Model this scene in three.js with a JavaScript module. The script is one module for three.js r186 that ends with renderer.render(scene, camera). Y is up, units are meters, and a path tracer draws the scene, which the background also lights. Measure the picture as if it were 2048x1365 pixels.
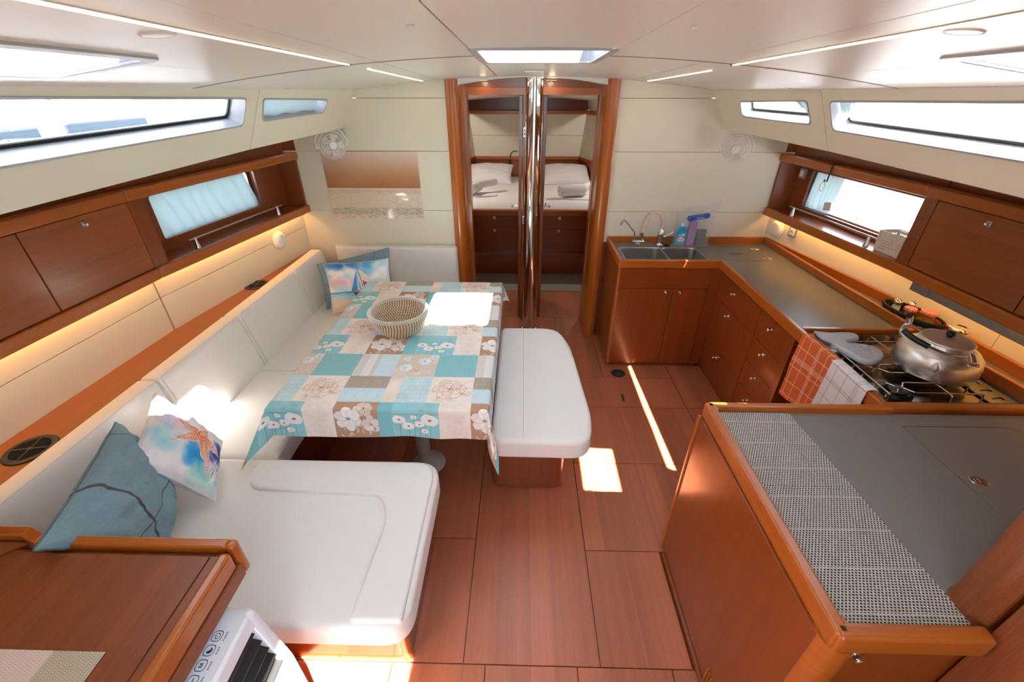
import * as THREE from 'three';
import { RoundedBoxGeometry } from 'three/addons/geometries/RoundedBoxGeometry.js';
import { mergeGeometries } from 'three/addons/utils/BufferGeometryUtils.js';
import { RectAreaLightUniformsLib } from 'three/addons/lights/RectAreaLightUniformsLib.js';
import { ImprovedNoise } from 'three/addons/math/ImprovedNoise.js';
RectAreaLightUniformsLib.init();

// ---------- camera, sky, sun, exposure ----------
const scene = new THREE.Scene();
const D2R = Math.PI / 180;
const camera = new THREE.PerspectiveCamera(76.87, 2048 / 1365, 0.03, 120);
camera.rotation.order = 'YXZ';
camera.position.set(0, 2.0, 0);
camera.rotation.set(-30.792 * D2R, 1.316 * D2R, 0);
scene.add(camera);
const renderer = new THREE.WebGLRenderer({ antialias: true });
renderer.toneMapping = THREE.LinearToneMapping;
renderer.toneMappingExposure = 1.28;
renderer.shadowMap.enabled = true;
const SKY = 6.0;
{ // plain bright summer sky: blue overhead, white haze to the horizon, pale water colour below it
  const w = 64, h = 64, a = new Float32Array(w * h * 4);
  for (let j = 0; j < h; j++) for (let i = 0; i < w; i++) {
    const e = (j + 0.5) / h * 2 - 1, k = (j * w + i) * 4;
    const t = e > 0 ? Math.pow(e, 0.5) : 0;
    const c = e > 0 ? [0.98 - 0.30 * t, 1.02 - 0.14 * t, 1.09 + 0.06 * t] : [0.62, 0.66, 0.68];
    a[k] = c[0] * SKY; a[k + 1] = c[1] * SKY; a[k + 2] = c[2] * SKY; a[k + 3] = 1;
  }
  const t = new THREE.DataTexture(a, w, h, THREE.RGBAFormat, THREE.FloatType);
  t.mapping = THREE.EquirectangularReflectionMapping; t.magFilter = THREE.LinearFilter; t.needsUpdate = true;
  scene.background = t;
}
const sun = new THREE.DirectionalLight(0xfffaf2, 62);
sun.position.set(0.33 * 20, 20, 0.36 * 20 - 1.5); sun.target.position.set(0, 0, -1.5);
sun.castShadow = true; sun.shadow.mapSize.set(4096, 4096);
Object.assign(sun.shadow.camera, { left: -5, right: 5, top: 6, bottom: -6, near: 1, far: 40 });
scene.add(sun, sun.target);

// ---------- helpers ----------
let seedState = 12345;
function rnd() { seedState = (seedState + 0x6d2b79f5) | 0; let t = Math.imul(seedState ^ (seedState >>> 15), 1 | seedState); t = (t + Math.imul(t ^ (t >>> 7), 61 | t)) ^ t; return ((t ^ (t >>> 14)) >>> 0) / 4294967296; }
const rr = (a, b) => a + (b - a) * rnd();
const noise3 = new ImprovedNoise();
const nz = (x, y, z = 0) => noise3.noise(x, y, z);
const lerp = (a, b, t) => a + (b - a) * t;
const clamp = (x, a, b) => Math.min(b, Math.max(a, x));
const V3 = (x, y, z) => new THREE.Vector3(x, y, z);
const used = {};
function numbered(n) { used[n] = (used[n] || 0) + 1; return used[n] === 1 ? n : n + '_' + String(used[n] - 1).padStart(3, '0'); }
function tag(o, label, category, group) { o.userData.label = label; o.userData.category = category; if (group) o.userData.group = group; return o; }
function thing(name, label, category, pos = [0, 0, 0], turn = 0, group) {
  const o = new THREE.Group(); o.name = numbered(name); o.position.set(...pos); o.rotation.y = turn; scene.add(o);
  return tag(o, label, category, group);
}
function structure(name, pos = [0, 0, 0], turn = 0) { const o = new THREE.Group(); o.name = numbered(name); o.position.set(...pos); o.rotation.y = turn; o.userData.kind = 'structure'; scene.add(o); return o; }
function part(parent, name, geo, mat, label) {
  if (Array.isArray(geo)) geo = merge(geo);
  const m = new THREE.Mesh(geo, mat); m.name = name; m.castShadow = m.receiveShadow = true; parent.add(m);
  if (label) m.userData.label = label;
  return m;
}
function single(name, geo, mat, label, category, pos, group) { // a thing of one mesh
  if (Array.isArray(geo)) geo = merge(geo);
  const m = new THREE.Mesh(geo, mat); m.name = numbered(name); m.castShadow = m.receiveShadow = true; scene.add(m);
  if (pos) m.position.set(...pos);
  return tag(m, label, category, group);
}
function merge(list) {
  return mergeGeometries(list.map((g) => {
    const n = g.index ? g.toNonIndexed() : g;
    for (const k of Object.keys(n.attributes)) if (!['position', 'normal', 'uv'].includes(k)) n.deleteAttribute(k);
    return n;
  }));
}
// uv in metres: every face is laid flat along its dominant axis, u along the grain axis
function boxUV(geo, grain) {
  const g = geo.index ? geo.toNonIndexed() : geo, p = g.attributes.position;
  g.computeBoundingBox(); const s = new THREE.Vector3(); g.boundingBox.getSize(s);
  const dims = [s.x, s.y, s.z];
  const ga = grain === undefined || grain === 'auto' ? dims.indexOf(Math.max(...dims)) : 'xyz'.indexOf(grain);
  const uv = new Float32Array(p.count * 2), a = V3(), b = V3(), c = V3(), n = V3();
  const ox = rnd() * 3, oy = rnd() * 3;
  for (let i = 0; i < p.count; i += 3) {
    a.fromBufferAttribute(p, i); b.fromBufferAttribute(p, i + 1); c.fromBufferAttribute(p, i + 2);
    n.copy(b).sub(a).cross(c.clone().sub(a));
    const m = [Math.abs(n.x), Math.abs(n.y), Math.abs(n.z)], ax = m.indexOf(Math.max(...m));
    let o = [0, 1, 2].filter((k) => k !== ax); if (o[1] === ga) o = [o[1], o[0]];
    for (const [k, v] of [[0, a], [1, b], [2, c]]) { const e = [v.x, v.y, v.z]; uv[(i + k) * 2] = e[o[0]] + ox; uv[(i + k) * 2 + 1] = e[o[1]] + oy; }
  }
  g.setAttribute('uv', new THREE.BufferAttribute(uv, 2));
  return g;
}
// box given by its extents
function bb(x0, x1, y0, y1, z0, z1, o = {}) {
  const w = Math.abs(x1 - x0), h = Math.abs(y1 - y0), d = Math.abs(z1 - z0), r = Math.min(o.r ?? 0.002, Math.min(w, h, d) * 0.49);
  const g = boxUV(r > 0 ? new RoundedBoxGeometry(w, h, d, o.seg ?? 1, r) : new THREE.BoxGeometry(w, h, d), o.g);
  if (o.rx) g.rotateX(o.rx); if (o.rz) g.rotateZ(o.rz); if (o.ry) g.rotateY(o.ry);
  return g.translate((x0 + x1) / 2, (y0 + y1) / 2, (z0 + z1) / 2);
}
const cbox = (x, y, z, w, h, d, o = {}) => bb(x - w / 2, x + w / 2, y - h / 2, y + h / 2, z - d / 2, z + d / 2, o);
function shapeOf(pts, radii) { // closed polygon with rounded corners: pts [x, y, r?]
  const s = new THREE.Shape(), n = pts.length;
  for (let i = 0; i < n; i++) {
    const p = pts[i], a = pts[(i + n - 1) % n], b = pts[(i + 1) % n], r0 = p[2] ?? radii ?? 0;
    const da = Math.hypot(a[0] - p[0], a[1] - p[1]), db = Math.hypot(b[0] - p[0], b[1] - p[1]), r = Math.min(r0, da * 0.49, db * 0.49);
    const A = [p[0] + (a[0] - p[0]) / da * r, p[1] + (a[1] - p[1]) / da * r], B = [p[0] + (b[0] - p[0]) / db * r, p[1] + (b[1] - p[1]) / db * r];
    if (i === 0) s.moveTo(...A); else s.lineTo(...A);
    if (r > 0) s.quadraticCurveTo(p[0], p[1], ...B);
  }
  s.closePath(); return s;
}
const holeOf = (pts, r) => new THREE.Path(shapeOf(pts, r).getPoints(5).reverse());
function ext(pts, depth, o = {}) { // extrude along +z
  const s = pts instanceof THREE.Shape ? pts : shapeOf(pts, o.rad);
  for (const h of o.holes || []) s.holes.push(h);
  const b = o.b || 0;
  const g = new THREE.ExtrudeGeometry(s, { depth: depth - 2 * b, bevelEnabled: b > 0, bevelSize: b, bevelThickness: b, bevelOffset: -b, bevelSegments: o.bs ?? 2, curveSegments: o.cs ?? 6 });
  if (b > 0) g.translate(0, 0, b);
  return boxUV(g, o.g);
}
// plan polygon in (x, z), from y0 up to y1
function slab(pts, y0, y1, o = {}) {
  const g = ext(pts.map((p) => [p[0], -p[1], p[2]]), y1 - y0, { ...o, holes: (o.holes || []).map((h) => holeOf(h.map((p) => [p[0], -p[1], p[2]]), o.hr || 0)), g: undefined });
  g.rotateX(-Math.PI / 2).translate(0, y0, 0);
  return boxUV(g, o.g);
}
function tube(pts, r, o = {}) {
  const c = pts instanceof THREE.Curve ? pts : new THREE.CatmullRomCurve3(pts.map((p) => V3(...p)), !!o.closed, o.type || 'catmullrom', o.tension ?? 0.4);
  return new THREE.TubeGeometry(c, o.n ?? Math.max(8, pts.length * 6), r, o.rs ?? 8, !!o.closed);
}
function rod(a, b, r, r2 = r, n = 12) {
  const A = V3(...a), B = V3(...b), d = B.clone().sub(A), L = d.length();
  const g = new THREE.CylinderGeometry(r2, r, L, n); g.translate(0, L / 2, 0);
  g.applyQuaternion(new THREE.Quaternion().setFromUnitVectors(V3(0, 1, 0), d.normalize())); return g.translate(...a);
}
const lathe = (pts, n = 32) => new THREE.LatheGeometry(pts.map((p) => new THREE.Vector2(p[0], p[1])), n);
function grid(nu, nv, f, uvf) { // open sheet from a function of (u, v) in 0..1
  const pos = [], uv = [], idx = [];
  for (let j = 0; j <= nv; j++) for (let i = 0; i <= nu; i++) { const u = i / nu, v = j / nv; pos.push(...f(u, v)); uv.push(...(uvf ? uvf(u, v) : [u, v])); }
  for (let j = 0; j < nv; j++) for (let i = 0; i < nu; i++) { const a = j * (nu + 1) + i, b = a + 1, c = a + nu + 1, d = c + 1; idx.push(a, b, d, a, d, c); }
  const g = new THREE.BufferGeometry();
  g.setAttribute('position', new THREE.Float32BufferAttribute(pos, 3)); g.setAttribute('uv', new THREE.Float32BufferAttribute(uv, 2)); g.setIndex(idx); g.computeVertexNormals(); return g;
}
// a closed sheet of thickness t (f gives the face, n the direction of the back)
function sheet(nu, nv, f, n, t, uvf) {
  const a = grid(nu, nv, f, uvf), b = grid(nu, nv, (u, v) => { const p = f(u, v), d = typeof n === 'function' ? n(u, v) : n; return [p[0] + d[0] * t, p[1] + d[1] * t, p[2] + d[2] * t]; }, uvf);
  b.index.array.reverse(); b.computeVertexNormals();
  const off = (nu + 1) * (nv + 1), pos = [...a.attributes.position.array, ...b.attributes.position.array], uv = [...a.attributes.uv.array, ...b.attributes.uv.array];
  const nor = [...a.attributes.normal.array, ...b.attributes.normal.array], idx = [...a.index.array, ...Array.from(b.index.array, (i) => i + off)];
  const rim = []; for (let i = 0; i < nu; i++) rim.push(i); for (let j = 0; j < nv; j++) rim.push(j * (nu + 1) + nu); for (let i = nu; i > 0; i--) rim.push(nv * (nu + 1) + i); for (let j = nv; j > 0; j--) rim.push(j * (nu + 1));
  for (let k = 0; k < rim.length; k++) { const p = rim[k], q = rim[(k + 1) % rim.length]; idx.push(p, p + off, q, q, p + off, q + off); }
  const g = new THREE.BufferGeometry();
  g.setAttribute('position', new THREE.Float32BufferAttribute(pos, 3)); g.setAttribute('uv', new THREE.Float32BufferAttribute(uv, 2)); g.setAttribute('normal', new THREE.Float32BufferAttribute(nor, 3)); g.setIndex(idx); return g;
}
// stretch a flat extrusion made in the unit square (x, y) and thickness z onto four corners A (0,0) B (1,0) C (1,1) D (0,1)
function onQuad(geo, A, B, C, D, t) {
  const p = geo.attributes.position, v = V3();
  const n = V3(...B).sub(V3(...A)).cross(V3(...D).sub(V3(...A))).normalize();
  for (let i = 0; i < p.count; i++) {
    v.fromBufferAttribute(p, i); const s = v.x, q = v.y;
    const o = [0, 1, 2].map((k) => (1 - s) * (1 - q) * A[k] + s * (1 - q) * B[k] + s * q * C[k] + (1 - s) * q * D[k]);
    p.setXYZ(i, o[0] + n.x * v.z * t, o[1] + n.y * v.z * t, o[2] + n.z * v.z * t);
  }
  geo.computeVertexNormals(); return boxUV(geo, 'z');
}

// ---------- textures ----------
function canvas(w, h, f) { const c = document.createElement('canvas'); c.width = w; c.height = h; f(c.getContext('2d'), w, h); return c; }
function tex(c, o = {}) {
  const t = new THREE.CanvasTexture(c); if (o.color !== false) t.colorSpace = THREE.SRGBColorSpace;
  t.wrapS = t.wrapT = o.clamp ? THREE.ClampToEdgeWrapping : THREE.RepeatWrapping; t.magFilter = THREE.LinearFilter; t.anisotropy = 8;
  if (o.size) t.repeat.set(1 / o.size[0], 1 / o.size[1]); return t;
}
const rgb = (c, k = 1, a = 1) => `rgba(${c.map((v) => Math.round(clamp(v * k, 0, 255))).join(',')},${a})`;
function woodCanvas(base, o = {}) {
  return canvas(1024, 512, (g, w, h) => {
    g.fillStyle = rgb(base); g.fillRect(0, 0, w, h);
    const bands = o.bands ?? 60;
    for (let i = 0; i < bands; i++) { const y = rnd() * h, t = rr(4, 40), k = rr(1 - (o.c ?? 0.12), 1 + (o.c ?? 0.12)); g.fillStyle = rgb(base, k, 0.35); for (const d of [-h, 0, h]) { g.beginPath(); g.moveTo(0, y + d); g.bezierCurveTo(w * 0.3, y + d + 3, w * 0.7, y + d - 3, w, y + d); g.lineTo(w, y + t + d); g.bezierCurveTo(w * 0.7, y + t + d - 3, w * 0.3, y + t + d + 3, 0, y + t + d); g.fill(); } }
    for (let i = 0; i < (o.fine ?? 1500); i++) { const y = rnd() * h, x = rnd() * w, l = rr(40, 340); g.strokeStyle = rgb(base, rr(0.72, 1.2), rr(0.08, 0.34)); g.lineWidth = rr(0.5, 1.4); for (const d of [-w, 0]) { g.beginPath(); g.moveTo(x + d, y); g.lineTo(x + l + d, y + rr(-1, 1)); g.stroke(); } }
    for (let i = 0; i < (o.pores ?? 1400); i++) { g.fillStyle = rgb(base, rnd() < 0.75 ? 0.62 : 1.3, rr(0.15, 0.5)); g.fillRect(rnd() * w, rnd() * h, rr(3, 16), 1); }
  });
}
function grainCanvas() { return canvas(512, 512, (g, w, h) => { g.fillStyle = '#808080'; g.fillRect(0, 0, w, h); for (let i = 0; i < 4200; i++) { const k = rr(90, 165) | 0; g.fillStyle = `rgba(${k},${k},${k},.5)`; g.fillRect(rnd() * w, rnd() * h, rr(6, 70), 1); } }); }
function weaveCanvas(a = 130, b = 110, step = 4) { return canvas(256, 256, (g, w, h) => { g.fillStyle = '#808080'; g.fillRect(0, 0, w, h); for (let y = 0; y < h; y += step) for (let x = 0; x < w; x += step) { const over = ((x + y) / step) % 2, k = (over ? a : b) + rr(-16, 16) | 0; g.fillStyle = `rgb(${k},${k},${k})`; g.fillRect(x, y, step, over ? step - 1 : step); } }); }
function speckle(base, n, lo, hi, a = 0.4, s = 512, len = 2) { return canvas(s, s, (g, w, h) => { g.fillStyle = rgb(base); g.fillRect(0, 0, w, h); for (let i = 0; i < n; i++) { g.fillStyle = rgb(base, rr(lo, hi), rr(0.1, a)); g.fillRect(rnd() * w, rnd() * h, rr(1, len), rr(1, 2)); } }); }

const woodBump = tex(grainCanvas(), { color: false, size: [0.5, 0.5] });
function wood(base, o = {}) {
  return new THREE.MeshPhysicalMaterial({ map: tex(woodCanvas(base, o), { size: o.size || [1.0, 0.5] }), roughness: o.rough ?? 0.34, bumpMap: woodBump, bumpScale: o.bump ?? 0.0003, clearcoat: o.coat ?? 0.35, clearcoatRoughness: o.cr ?? 0.22 });
}
const std = (hex, rough = 0.6, metal = 0, o = {}) => new THREE.MeshStandardMaterial({ color: hex, roughness: rough, metalness: metal, ...o });
const phys = (o) => new THREE.MeshPhysicalMaterial(o);
const fabricBump = tex(weaveCanvas(), { color: false, size: [0.11, 0.11] });
const vinylBump = tex(speckle([128, 128, 128], 9000, 0.8, 1.2, 0.7, 512, 14), { color: false, size: [0.3, 0.3] });
const M = {
  trim: wood([168, 88, 25], { c: 0.1, rough: 0.3, coat: 0.45, cr: 0.15 }),
  front: wood([134, 63, 19], { c: 0.12, fine: 2400, rough: 0.3, coat: 0.5, cr: 0.16 }),
  locker: wood([148, 76, 25], { c: 0.14, fine: 2200, coat: 0.5, cr: 0.2 }),
  desk: wood([132, 68, 31], { c: 0.2, fine: 4200, pores: 2600, rough: 0.42, coat: 0.15 }),
  shelf: wood([150, 86, 34], { c: 0.08, rough: 0.4, coat: 0.2 }),
  floor: [0.94, 1.0, 1.05, 0.98].map((k, i) => wood([172 * k, 100 * k, 69 * k], { c: 0.1, fine: 1200, rough: 0.36, coat: 0.25, cr: 0.3 })),
  cream: phys({ color: 0xe0dac8, roughness: 0.45, bumpMap: vinylBump, bumpScale: 0.0003 }),
  ceiling: phys({ color: 0xdedad2, roughness: 0.33, bumpMap: vinylBump, bumpScale: 0.0003 }),
  lining: phys({ color: 0xe9dcc0, roughness: 0.5, bumpMap: vinylBump, bumpScale: 0.0002 }),
  white: std(0xeeeeec, 0.35), gel: std(0xf2f2f0, 0.3), frame: std(0xa2a2a8, 0.35), seam: std(0x9a8574, 0.7), liner: std(0x8e9094, 0.4), whitePlastic: std(0xeae7e0, 0.4),
  fabric: std(0xffffff, 0.92, 0, { map: tex(speckle([237, 233, 228], 60000, 0.93, 1.05, 0.5, 512, 5), { size: [0.25, 0.25] }), bumpMap: fabricBump, bumpScale: 0.0005 }),
  piping: std(0xded9d2, 0.9),
  counter: phys({ map: tex(speckle([122, 117, 112], 5000, 0.8, 1.25, 0.3), { size: [0.5, 0.5] }), roughness: 0.36, bumpMap: vinylBump, bumpScale: 0.0002 }),
  steel: std(0xc9c9c7, 0.22, 1), brushed: std(0xb4b4b2, 0.36, 1), chrome: std(0xe4e4e4, 0.06, 1), alu: std(0xc8c6c2, 0.3, 1),
  black: std(0x121212, 0.45), blackMetal: std(0x1c1b1a, 0.4, 0.6), rubber: std(0x1a1a1a, 0.7), grey: std(0x8d8f92, 0.5), leg: std(0xb4b1ac, 0.45), darkGrey: std(0x3a3b3d, 0.5),
  glass: phys({ color: 0xffffff, roughness: 0.02, transmission: 1, thickness: 0, ior: 1.45 }),
  jarGlass: phys({ color: 0xf4f8f4, roughness: 0.03, transmission: 1, thickness: 0, ior: 1.3 }),
  led: std(0xffffff, 0.5, 0, { emissive: 0xffe2b8, emissiveIntensity: 9 }),
  warmLed: std(0xffffff, 0.5, 0, { emissive: 0xffc878, emissiveIntensity: 8 }),
  sheetWhite: std(0xe9e8ea, 0.9, 0, { bumpMap: fabricBump, bumpScale: 0.0003 }),
};

// ---------- the hull: measured lines ----------
const CL = 0.065, ZB = -3.5, ZA = 1.0;
const pw = (z, t) => { if (z <= t[0][0]) return t[0][1]; for (let i = 1; i < t.length; i++) if (z <= t[i][0]) return lerp(t[i - 1][1], t[i][1], (z - t[i - 1][0]) / (t[i][0] - t[i - 1][0])); return t[t.length - 1][1]; };
const HW = [[-3.6, 1.24], [-3.5, 1.25], [-2.43, 1.36], [-1.6, 1.405], [0.6, 1.43]];
const hw = (z) => pw(z, HW);
const edgeY = (z) => 1.97 + 0.011 * (z + 3.5), midY = (z) => 2.053 + 0.03 * (z + 3.47);
const ceilY = (x, z) => { const q = Math.min(1, Math.abs(x - CL) / hw(z)); return edgeY(z) + (midY(z) - edgeY(z)) * (1 - q * q); };
const PORT = [[-1.73, -3.5], [-1.925, -2.1], [-1.98, -0.8], [-1.99, 1.0]], STBD = [[1.93, -3.5], [2.055, -2.3], [2.09, -1.2], [2.1, 1.0]];
function along(P, i) { // frame of one straight stretch of cabin side: x along, y up
  const a = P[i], b = P[i + 1], dx = b[0] - a[0], dz = b[1] - a[1], L = Math.hypot(dx, dz);
  return { pos: [a[0], 0, a[1]], turn: Math.atan2(-dz, dx), L, o: P === PORT ? 1 : -1 };
}
// box in that frame: u along, y up, d outboard
const wbox = (W, u0, u1, y0, y1, d0, d1, o) => { const a = W.o * d0, b = W.o * d1; return bb(u0, u1, y0, y1, Math.min(a, b), Math.max(a, b), o); };
const side = (P, z, off) => { const t = P.map((p) => [p[1], p[0]]); return pw(z, t) + (P === PORT ? -off : off); };

// ---------- floor ----------
{
  const floor = structure('floor');
  part(floor, 'subfloor', bb(-2.25, 2.4, -0.08, -0.014, -7.2, ZA + 0.05, { r: 0 }), M.front);
  const g = 0.0022;
  const B = [[-0.215, 0.335, -2.44, -0.815], [-0.72, -0.215, -1.37, -0.815], [-0.72, -0.215, -2.44, -1.37], [-1.25, -0.72, -2.44, -0.815], [0.335, 0.702, -1.318, -0.815], [0.335, 1.2, -1.90, -1.318], [0.335, 1.2, -2.44, -1.90], [1.2, 1.56, -2.44, -1.32],
    [0.335, 1.2, -2.805, -2.44], [1.2, 1.56, -3.5, -2.44], [-0.215, 0.335, -3.83, -2.44], [0.335, 0.66, -3.83, -2.805], [0.66, 1.2, -3.5, -2.805], [-1.25, -0.215, -3.5, -2.44],
    [-1.25, -0.5, -0.815, 0.0], [-0.5, -0.126, -0.815, 0.0], [-0.126, 0.2415, -0.815, 0.0], [0.2415, 0.617, -0.815, 0.0], [0.617, 0.71, -0.815, 0.0], [-1.25, 0.71, 0.0, 1.0], [-0.52, 0.1, -4.46, -3.83], [0.1, 0.76, -4.46, -3.83]];
  B.forEach(([a, b, c, d], i) => {
    // each board is faced with strips of veneer of its own tone
    const w = b - a, n = Math.max(1, Math.round(w / 0.092)), list = [[], [], [], []];
    for (let k = 0; k < n; k++) list[(i + k * 3 + (rnd() * 2 | 0)) % 4].push(bb(a + g + (w - 2 * g) * k / n, a + g + (w - 2 * g) * (k + 1) / n, -0.012, 0, c + g, d - g, { r: 0, g: 'z' }));
    const m = new THREE.Group(); m.name = 'floor_board'; floor.add(m);
    list.forEach((l, q) => { if (l.length) part(m, 'veneer_strip', l, M.floor[q]); });
  });
}
// ---------- ceiling and deck ----------
const xa = (z) => lerp(-0.583, -0.545, (z + 3.5) / 2.5), xb = () => -0.18, xc = () => 0.313, xd = (z) => lerp(0.725, 0.675, (z + 3.5) / 2.5);
const eL = (z) => CL - hw(z) - 0.004, eR = (z) => CL + hw(z) + 0.004;
const K = (x) => (typeof x === 'function' ? x : () => x);
function ceilPiece(x0, x1, z0, z1, off = 0, t = 0.012, g = 0) {
  const a = K(x0), b = K(x1), nv = Math.max(2, Math.ceil((z1 - z0) / 0.3));
  return sheet(8, nv, (u, v) => { const z = lerp(z0 + g, z1 - g, v), x = lerp(a(z) + g, b(z) - g, u); return [x, ceilY(x, z) + off, z]; }, [0, 1, 0], t, (u, v) => [lerp(a(z0), b(z0), u), lerp(z0, z1, v)]);
}
const TZ = -1.95, HL = [-1.205, -0.93, -1.27, -0.84], HR = [1.045, 1.30, -1.30, -0.87], HC = [-0.17, 0.303, -2.275, -1.72], HW2 = [-0.18, 0.313, -0.06, 0.95];
{
  const ceiling = structure('ceiling'), g = 0.0036;
  const P = (l) => part(ceiling, 'ceiling_panel', l, M.ceiling);
  P([ceilPiece(eL, xa, ZB, TZ, 0, 0.012, g)]); P([ceilPiece(xa, xb, ZB, TZ, 0, 0.012, g)]); P([ceilPiece(xb, xc, ZB, HC[2], 0, 0.012, g)]);
  P([ceilPiece(xc, xd, ZB, TZ, 0, 0.012, g)]); P([ceilPiece(xd, eR, ZB, TZ, 0, 0.012, g)]);
  P([ceilPiece(eL, -1.0, TZ, HL[2], 0, 0.012, g)]);
  P([ceilPiece(-1.0, xa, TZ, HL[2], 0, 0.012, 0), ceilPiece(HL[1], xa, HL[2], HL[3]), ceilPiece(eL, HL[0], HL[2], HL[3]), ceilPiece(eL, xa, HL[3], ZA)]);
  P([ceilPiece(xa, xb, TZ, ZA, 0, 0.012, g)]);
  P([ceilPiece(xb, xc, HC[3], HW2[2], 0, 0.012, 0), ceilPiece(xb, xc, HW2[3], ZA)]);
  P([ceilPiece(xc, xd, TZ, ZA, 0, 0.012, g)]);
  P([ceilPiece(1.12, eR, TZ, HR[2], 0, 0.012, g)]);
  P([ceilPiece(xd, 1.12, TZ, HR[2], 0, 0.012, 0), ceilPiece(xd, HR[0], HR[2], HR[3]), ceilPiece(HR[1], eR, HR[2], HR[3]), ceilPiece(xd, eR, HR[3], ZA)]);
  // joints: dark backing tape over the long seams, a thin bead along the cross seam
  for (const [x, z0, z1] of [[xa, ZB, TZ], [xb, ZB, HC[2]], [xc, ZB, HC[2]], [xd, ZB, TZ], [xa, TZ, ZA], [xb, HC[3], ZA], [xc, HC[3], ZA], [xd, TZ, ZA]]) { const f = K(x); part(ceiling, 'joint_tape', ceilPiece((z) => f(z) - 0.012, (z) => f(z) + 0.012, z0, z1, 0.004, 0.002), M.seam); }
  for (const [x0, x1] of [[eL, xb], [xc, eR]]) { part(ceiling, 'joint_bead', ceilPiece(x0, x1, TZ - 0.004, TZ + 0.004, -0.0018, 0.012), M.seam); }
  part(ceiling, 'joint_tape', [ceilPiece(-1.005, -0.995, TZ, HL[2], 0.004, 0.002), ceilPiece(1.115, 1.125, TZ, HR[2], 0.004, 0.002)], M.seam);
  // small round caps and inspection discs let into the lining
  for (const [x, z] of [[-0.255, -1.181], [0.386, -1.209], [0.288, -1.671], [0.33, -3.1], [0.287, -2.605], [-0.1, -3.35], [-0.7, -3.4], [-1.12, -3.42], [1.17, -3.42], [0.95, -3.4], [-1.24, -2.6], [1.37, -2.6]])
    part(ceiling, 'screw_cap', lathe([[0, -0.006], [0.006, -0.005], [0.009, 0], [0, 0.001]], 14).translate(x, ceilY(x, z), z), M.white);
  for (const [x, z, r] of [[-0.728, -1.03, 0.032], [0.84, -1.028, 0.032]]) part(ceiling, 'inspection_disc', lathe([[0, -0.0012], [r - 0.004, -0.0012], [r - 0.003, 0.0006], [r - 0.001, 0.0006], [r, -0.0014], [r + 0.002, 0.0005]], 32).rotateZ(Math.atan((ceilY(x + 0.03, z) - ceilY(x - 0.03, z)) / 0.06)).translate(x, ceilY(x, z), z), M.ceiling);
  part(ceiling, 'round_plate', lathe([[0, -0.010], [0.045, -0.010], [0.055, -0.006], [0.056, 0.001], [0, 0.001]], 32).translate(0.061, ceilY(0.061, -2.86), -2.86), M.white);
  const deck = structure('roof'), D = (...a) => ceilPiece(...a, 0.05, 0.04), xL = (z) => eL(z) - 0.1, xR = (z) => eR(z) + 0.1;
  part(deck, 'deck', [D(xL, xR, -7.3, HC[2]), D(xL, HC[0], HC[2], TZ), D(HC[1], xR, HC[2], TZ), D(xL, HC[0], TZ, HC[3]), D(HC[1], xR, TZ, HC[3]), D(xL, xR, HC[3], HR[2]),
    D(xL, HL[0], HR[2], HL[3]), D(HL[1], HR[0], HR[2], -0.85), D(HL[0], HL[1], HR[2], HL[2]), D(HR[1], xR, HR[2], HR[3]), D(HL[1], HW2[0], -0.85, HW2[2]), D(HW2[1], HR[0], -0.85, HW2[2]), D(HW2[0], HW2[1], -0.85, HW2[2]),
    D(xL, HL[1], HL[3], ZA + 0.05), D(HL[1], HW2[0], HW2[2], ZA + 0.05), D(HR[0], xR, HR[3], ZA + 0.05), D(HW2[1], HR[0], HW2[2], ZA + 0.05), D(HW2[0], HW2[1], HW2[3], ZA + 0.05)], M.gel);
}
// ---------- hatches ----------
function hatch(name, R, label, tilt) {
  const [x0, x1, z0, z1] = R, cx = (x0 + x1) / 2, cz = (z0 + z1) / 2, y = ceilY(cx, cz);
  const sl = (ceilY(cx + 0.05, cz) - ceilY(cx - 0.05, cz)) / 0.1, sz = (ceilY(cx, cz + 0.05) - ceilY(cx, cz - 0.05)) / 0.1;
  const t = thing(name, label, 'hatch', [cx, y, cz]); t.rotation.z = Math.atan(sl); t.rotation.x = -Math.atan(sz);
  const w = (x1 - x0) / 2, d = (z1 - z0) / 2, ring = (a, b, y0, y1, r) => slab([[-a, -a * d / w - (a - w) * (1 - d / w)], [a, -a * d / w - (a - w) * (1 - d / w)], [a, a * d / w + (a - w) * (1 - d / w)], [-a, a * d / w + (a - w) * (1 - d / w)]], y0, y1, { rad: r, holes: [[[-b, -b * d / w - (b - w) * (1 - d / w)], [b, -b * d / w - (b - w) * (1 - d / w)], [b, b * d / w + (b - w) * (1 - d / w)], [-b, b * d / w + (b - w) * (1 - d / w)]]], hr: r * 0.8, b: 0.002 });
  part(t, 'flange', ring(w + 0.018, w - 0.012, -0.007, 0.001, 0.04), M.frame);
  part(t, 'lining', ring(w + 0.004, w - 0.012, 0, 0.115, 0.035), M.liner);
  part(t, 'gasket', ring(w - 0.010, w - 0.024, 0.088, 0.096, 0.03), M.rubber);
  part(t, 'frame', ring(w + 0.02, w - 0.018, 0.098, 0.128, 0.04), M.alu);
  part(t, 'pane', slab([[-w, -d], [w, -d], [w, d], [-w, d]], 0.122, 0.127, { rad: 0.03 }), M.glass);
  for (const s of [-1, 1]) { const h = part(t, 'lever', [cbox(s * (w * 0.5), 0.108, d - 0.03, 0.07, 0.012, 0.02), rod([s * w * 0.5, 0.095, d - 0.03], [s * w * 0.5, 0.122, d - 0.03], 0.012)], M.black); h.castShadow = true; }
  return t;
}
hatch('deck_hatch', HC, 'wide white-framed deck hatch in the middle of the ceiling above the bed-cabin doors');
hatch('deck_hatch', HL, 'white-framed deck hatch in the ceiling above the cream settee');
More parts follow.
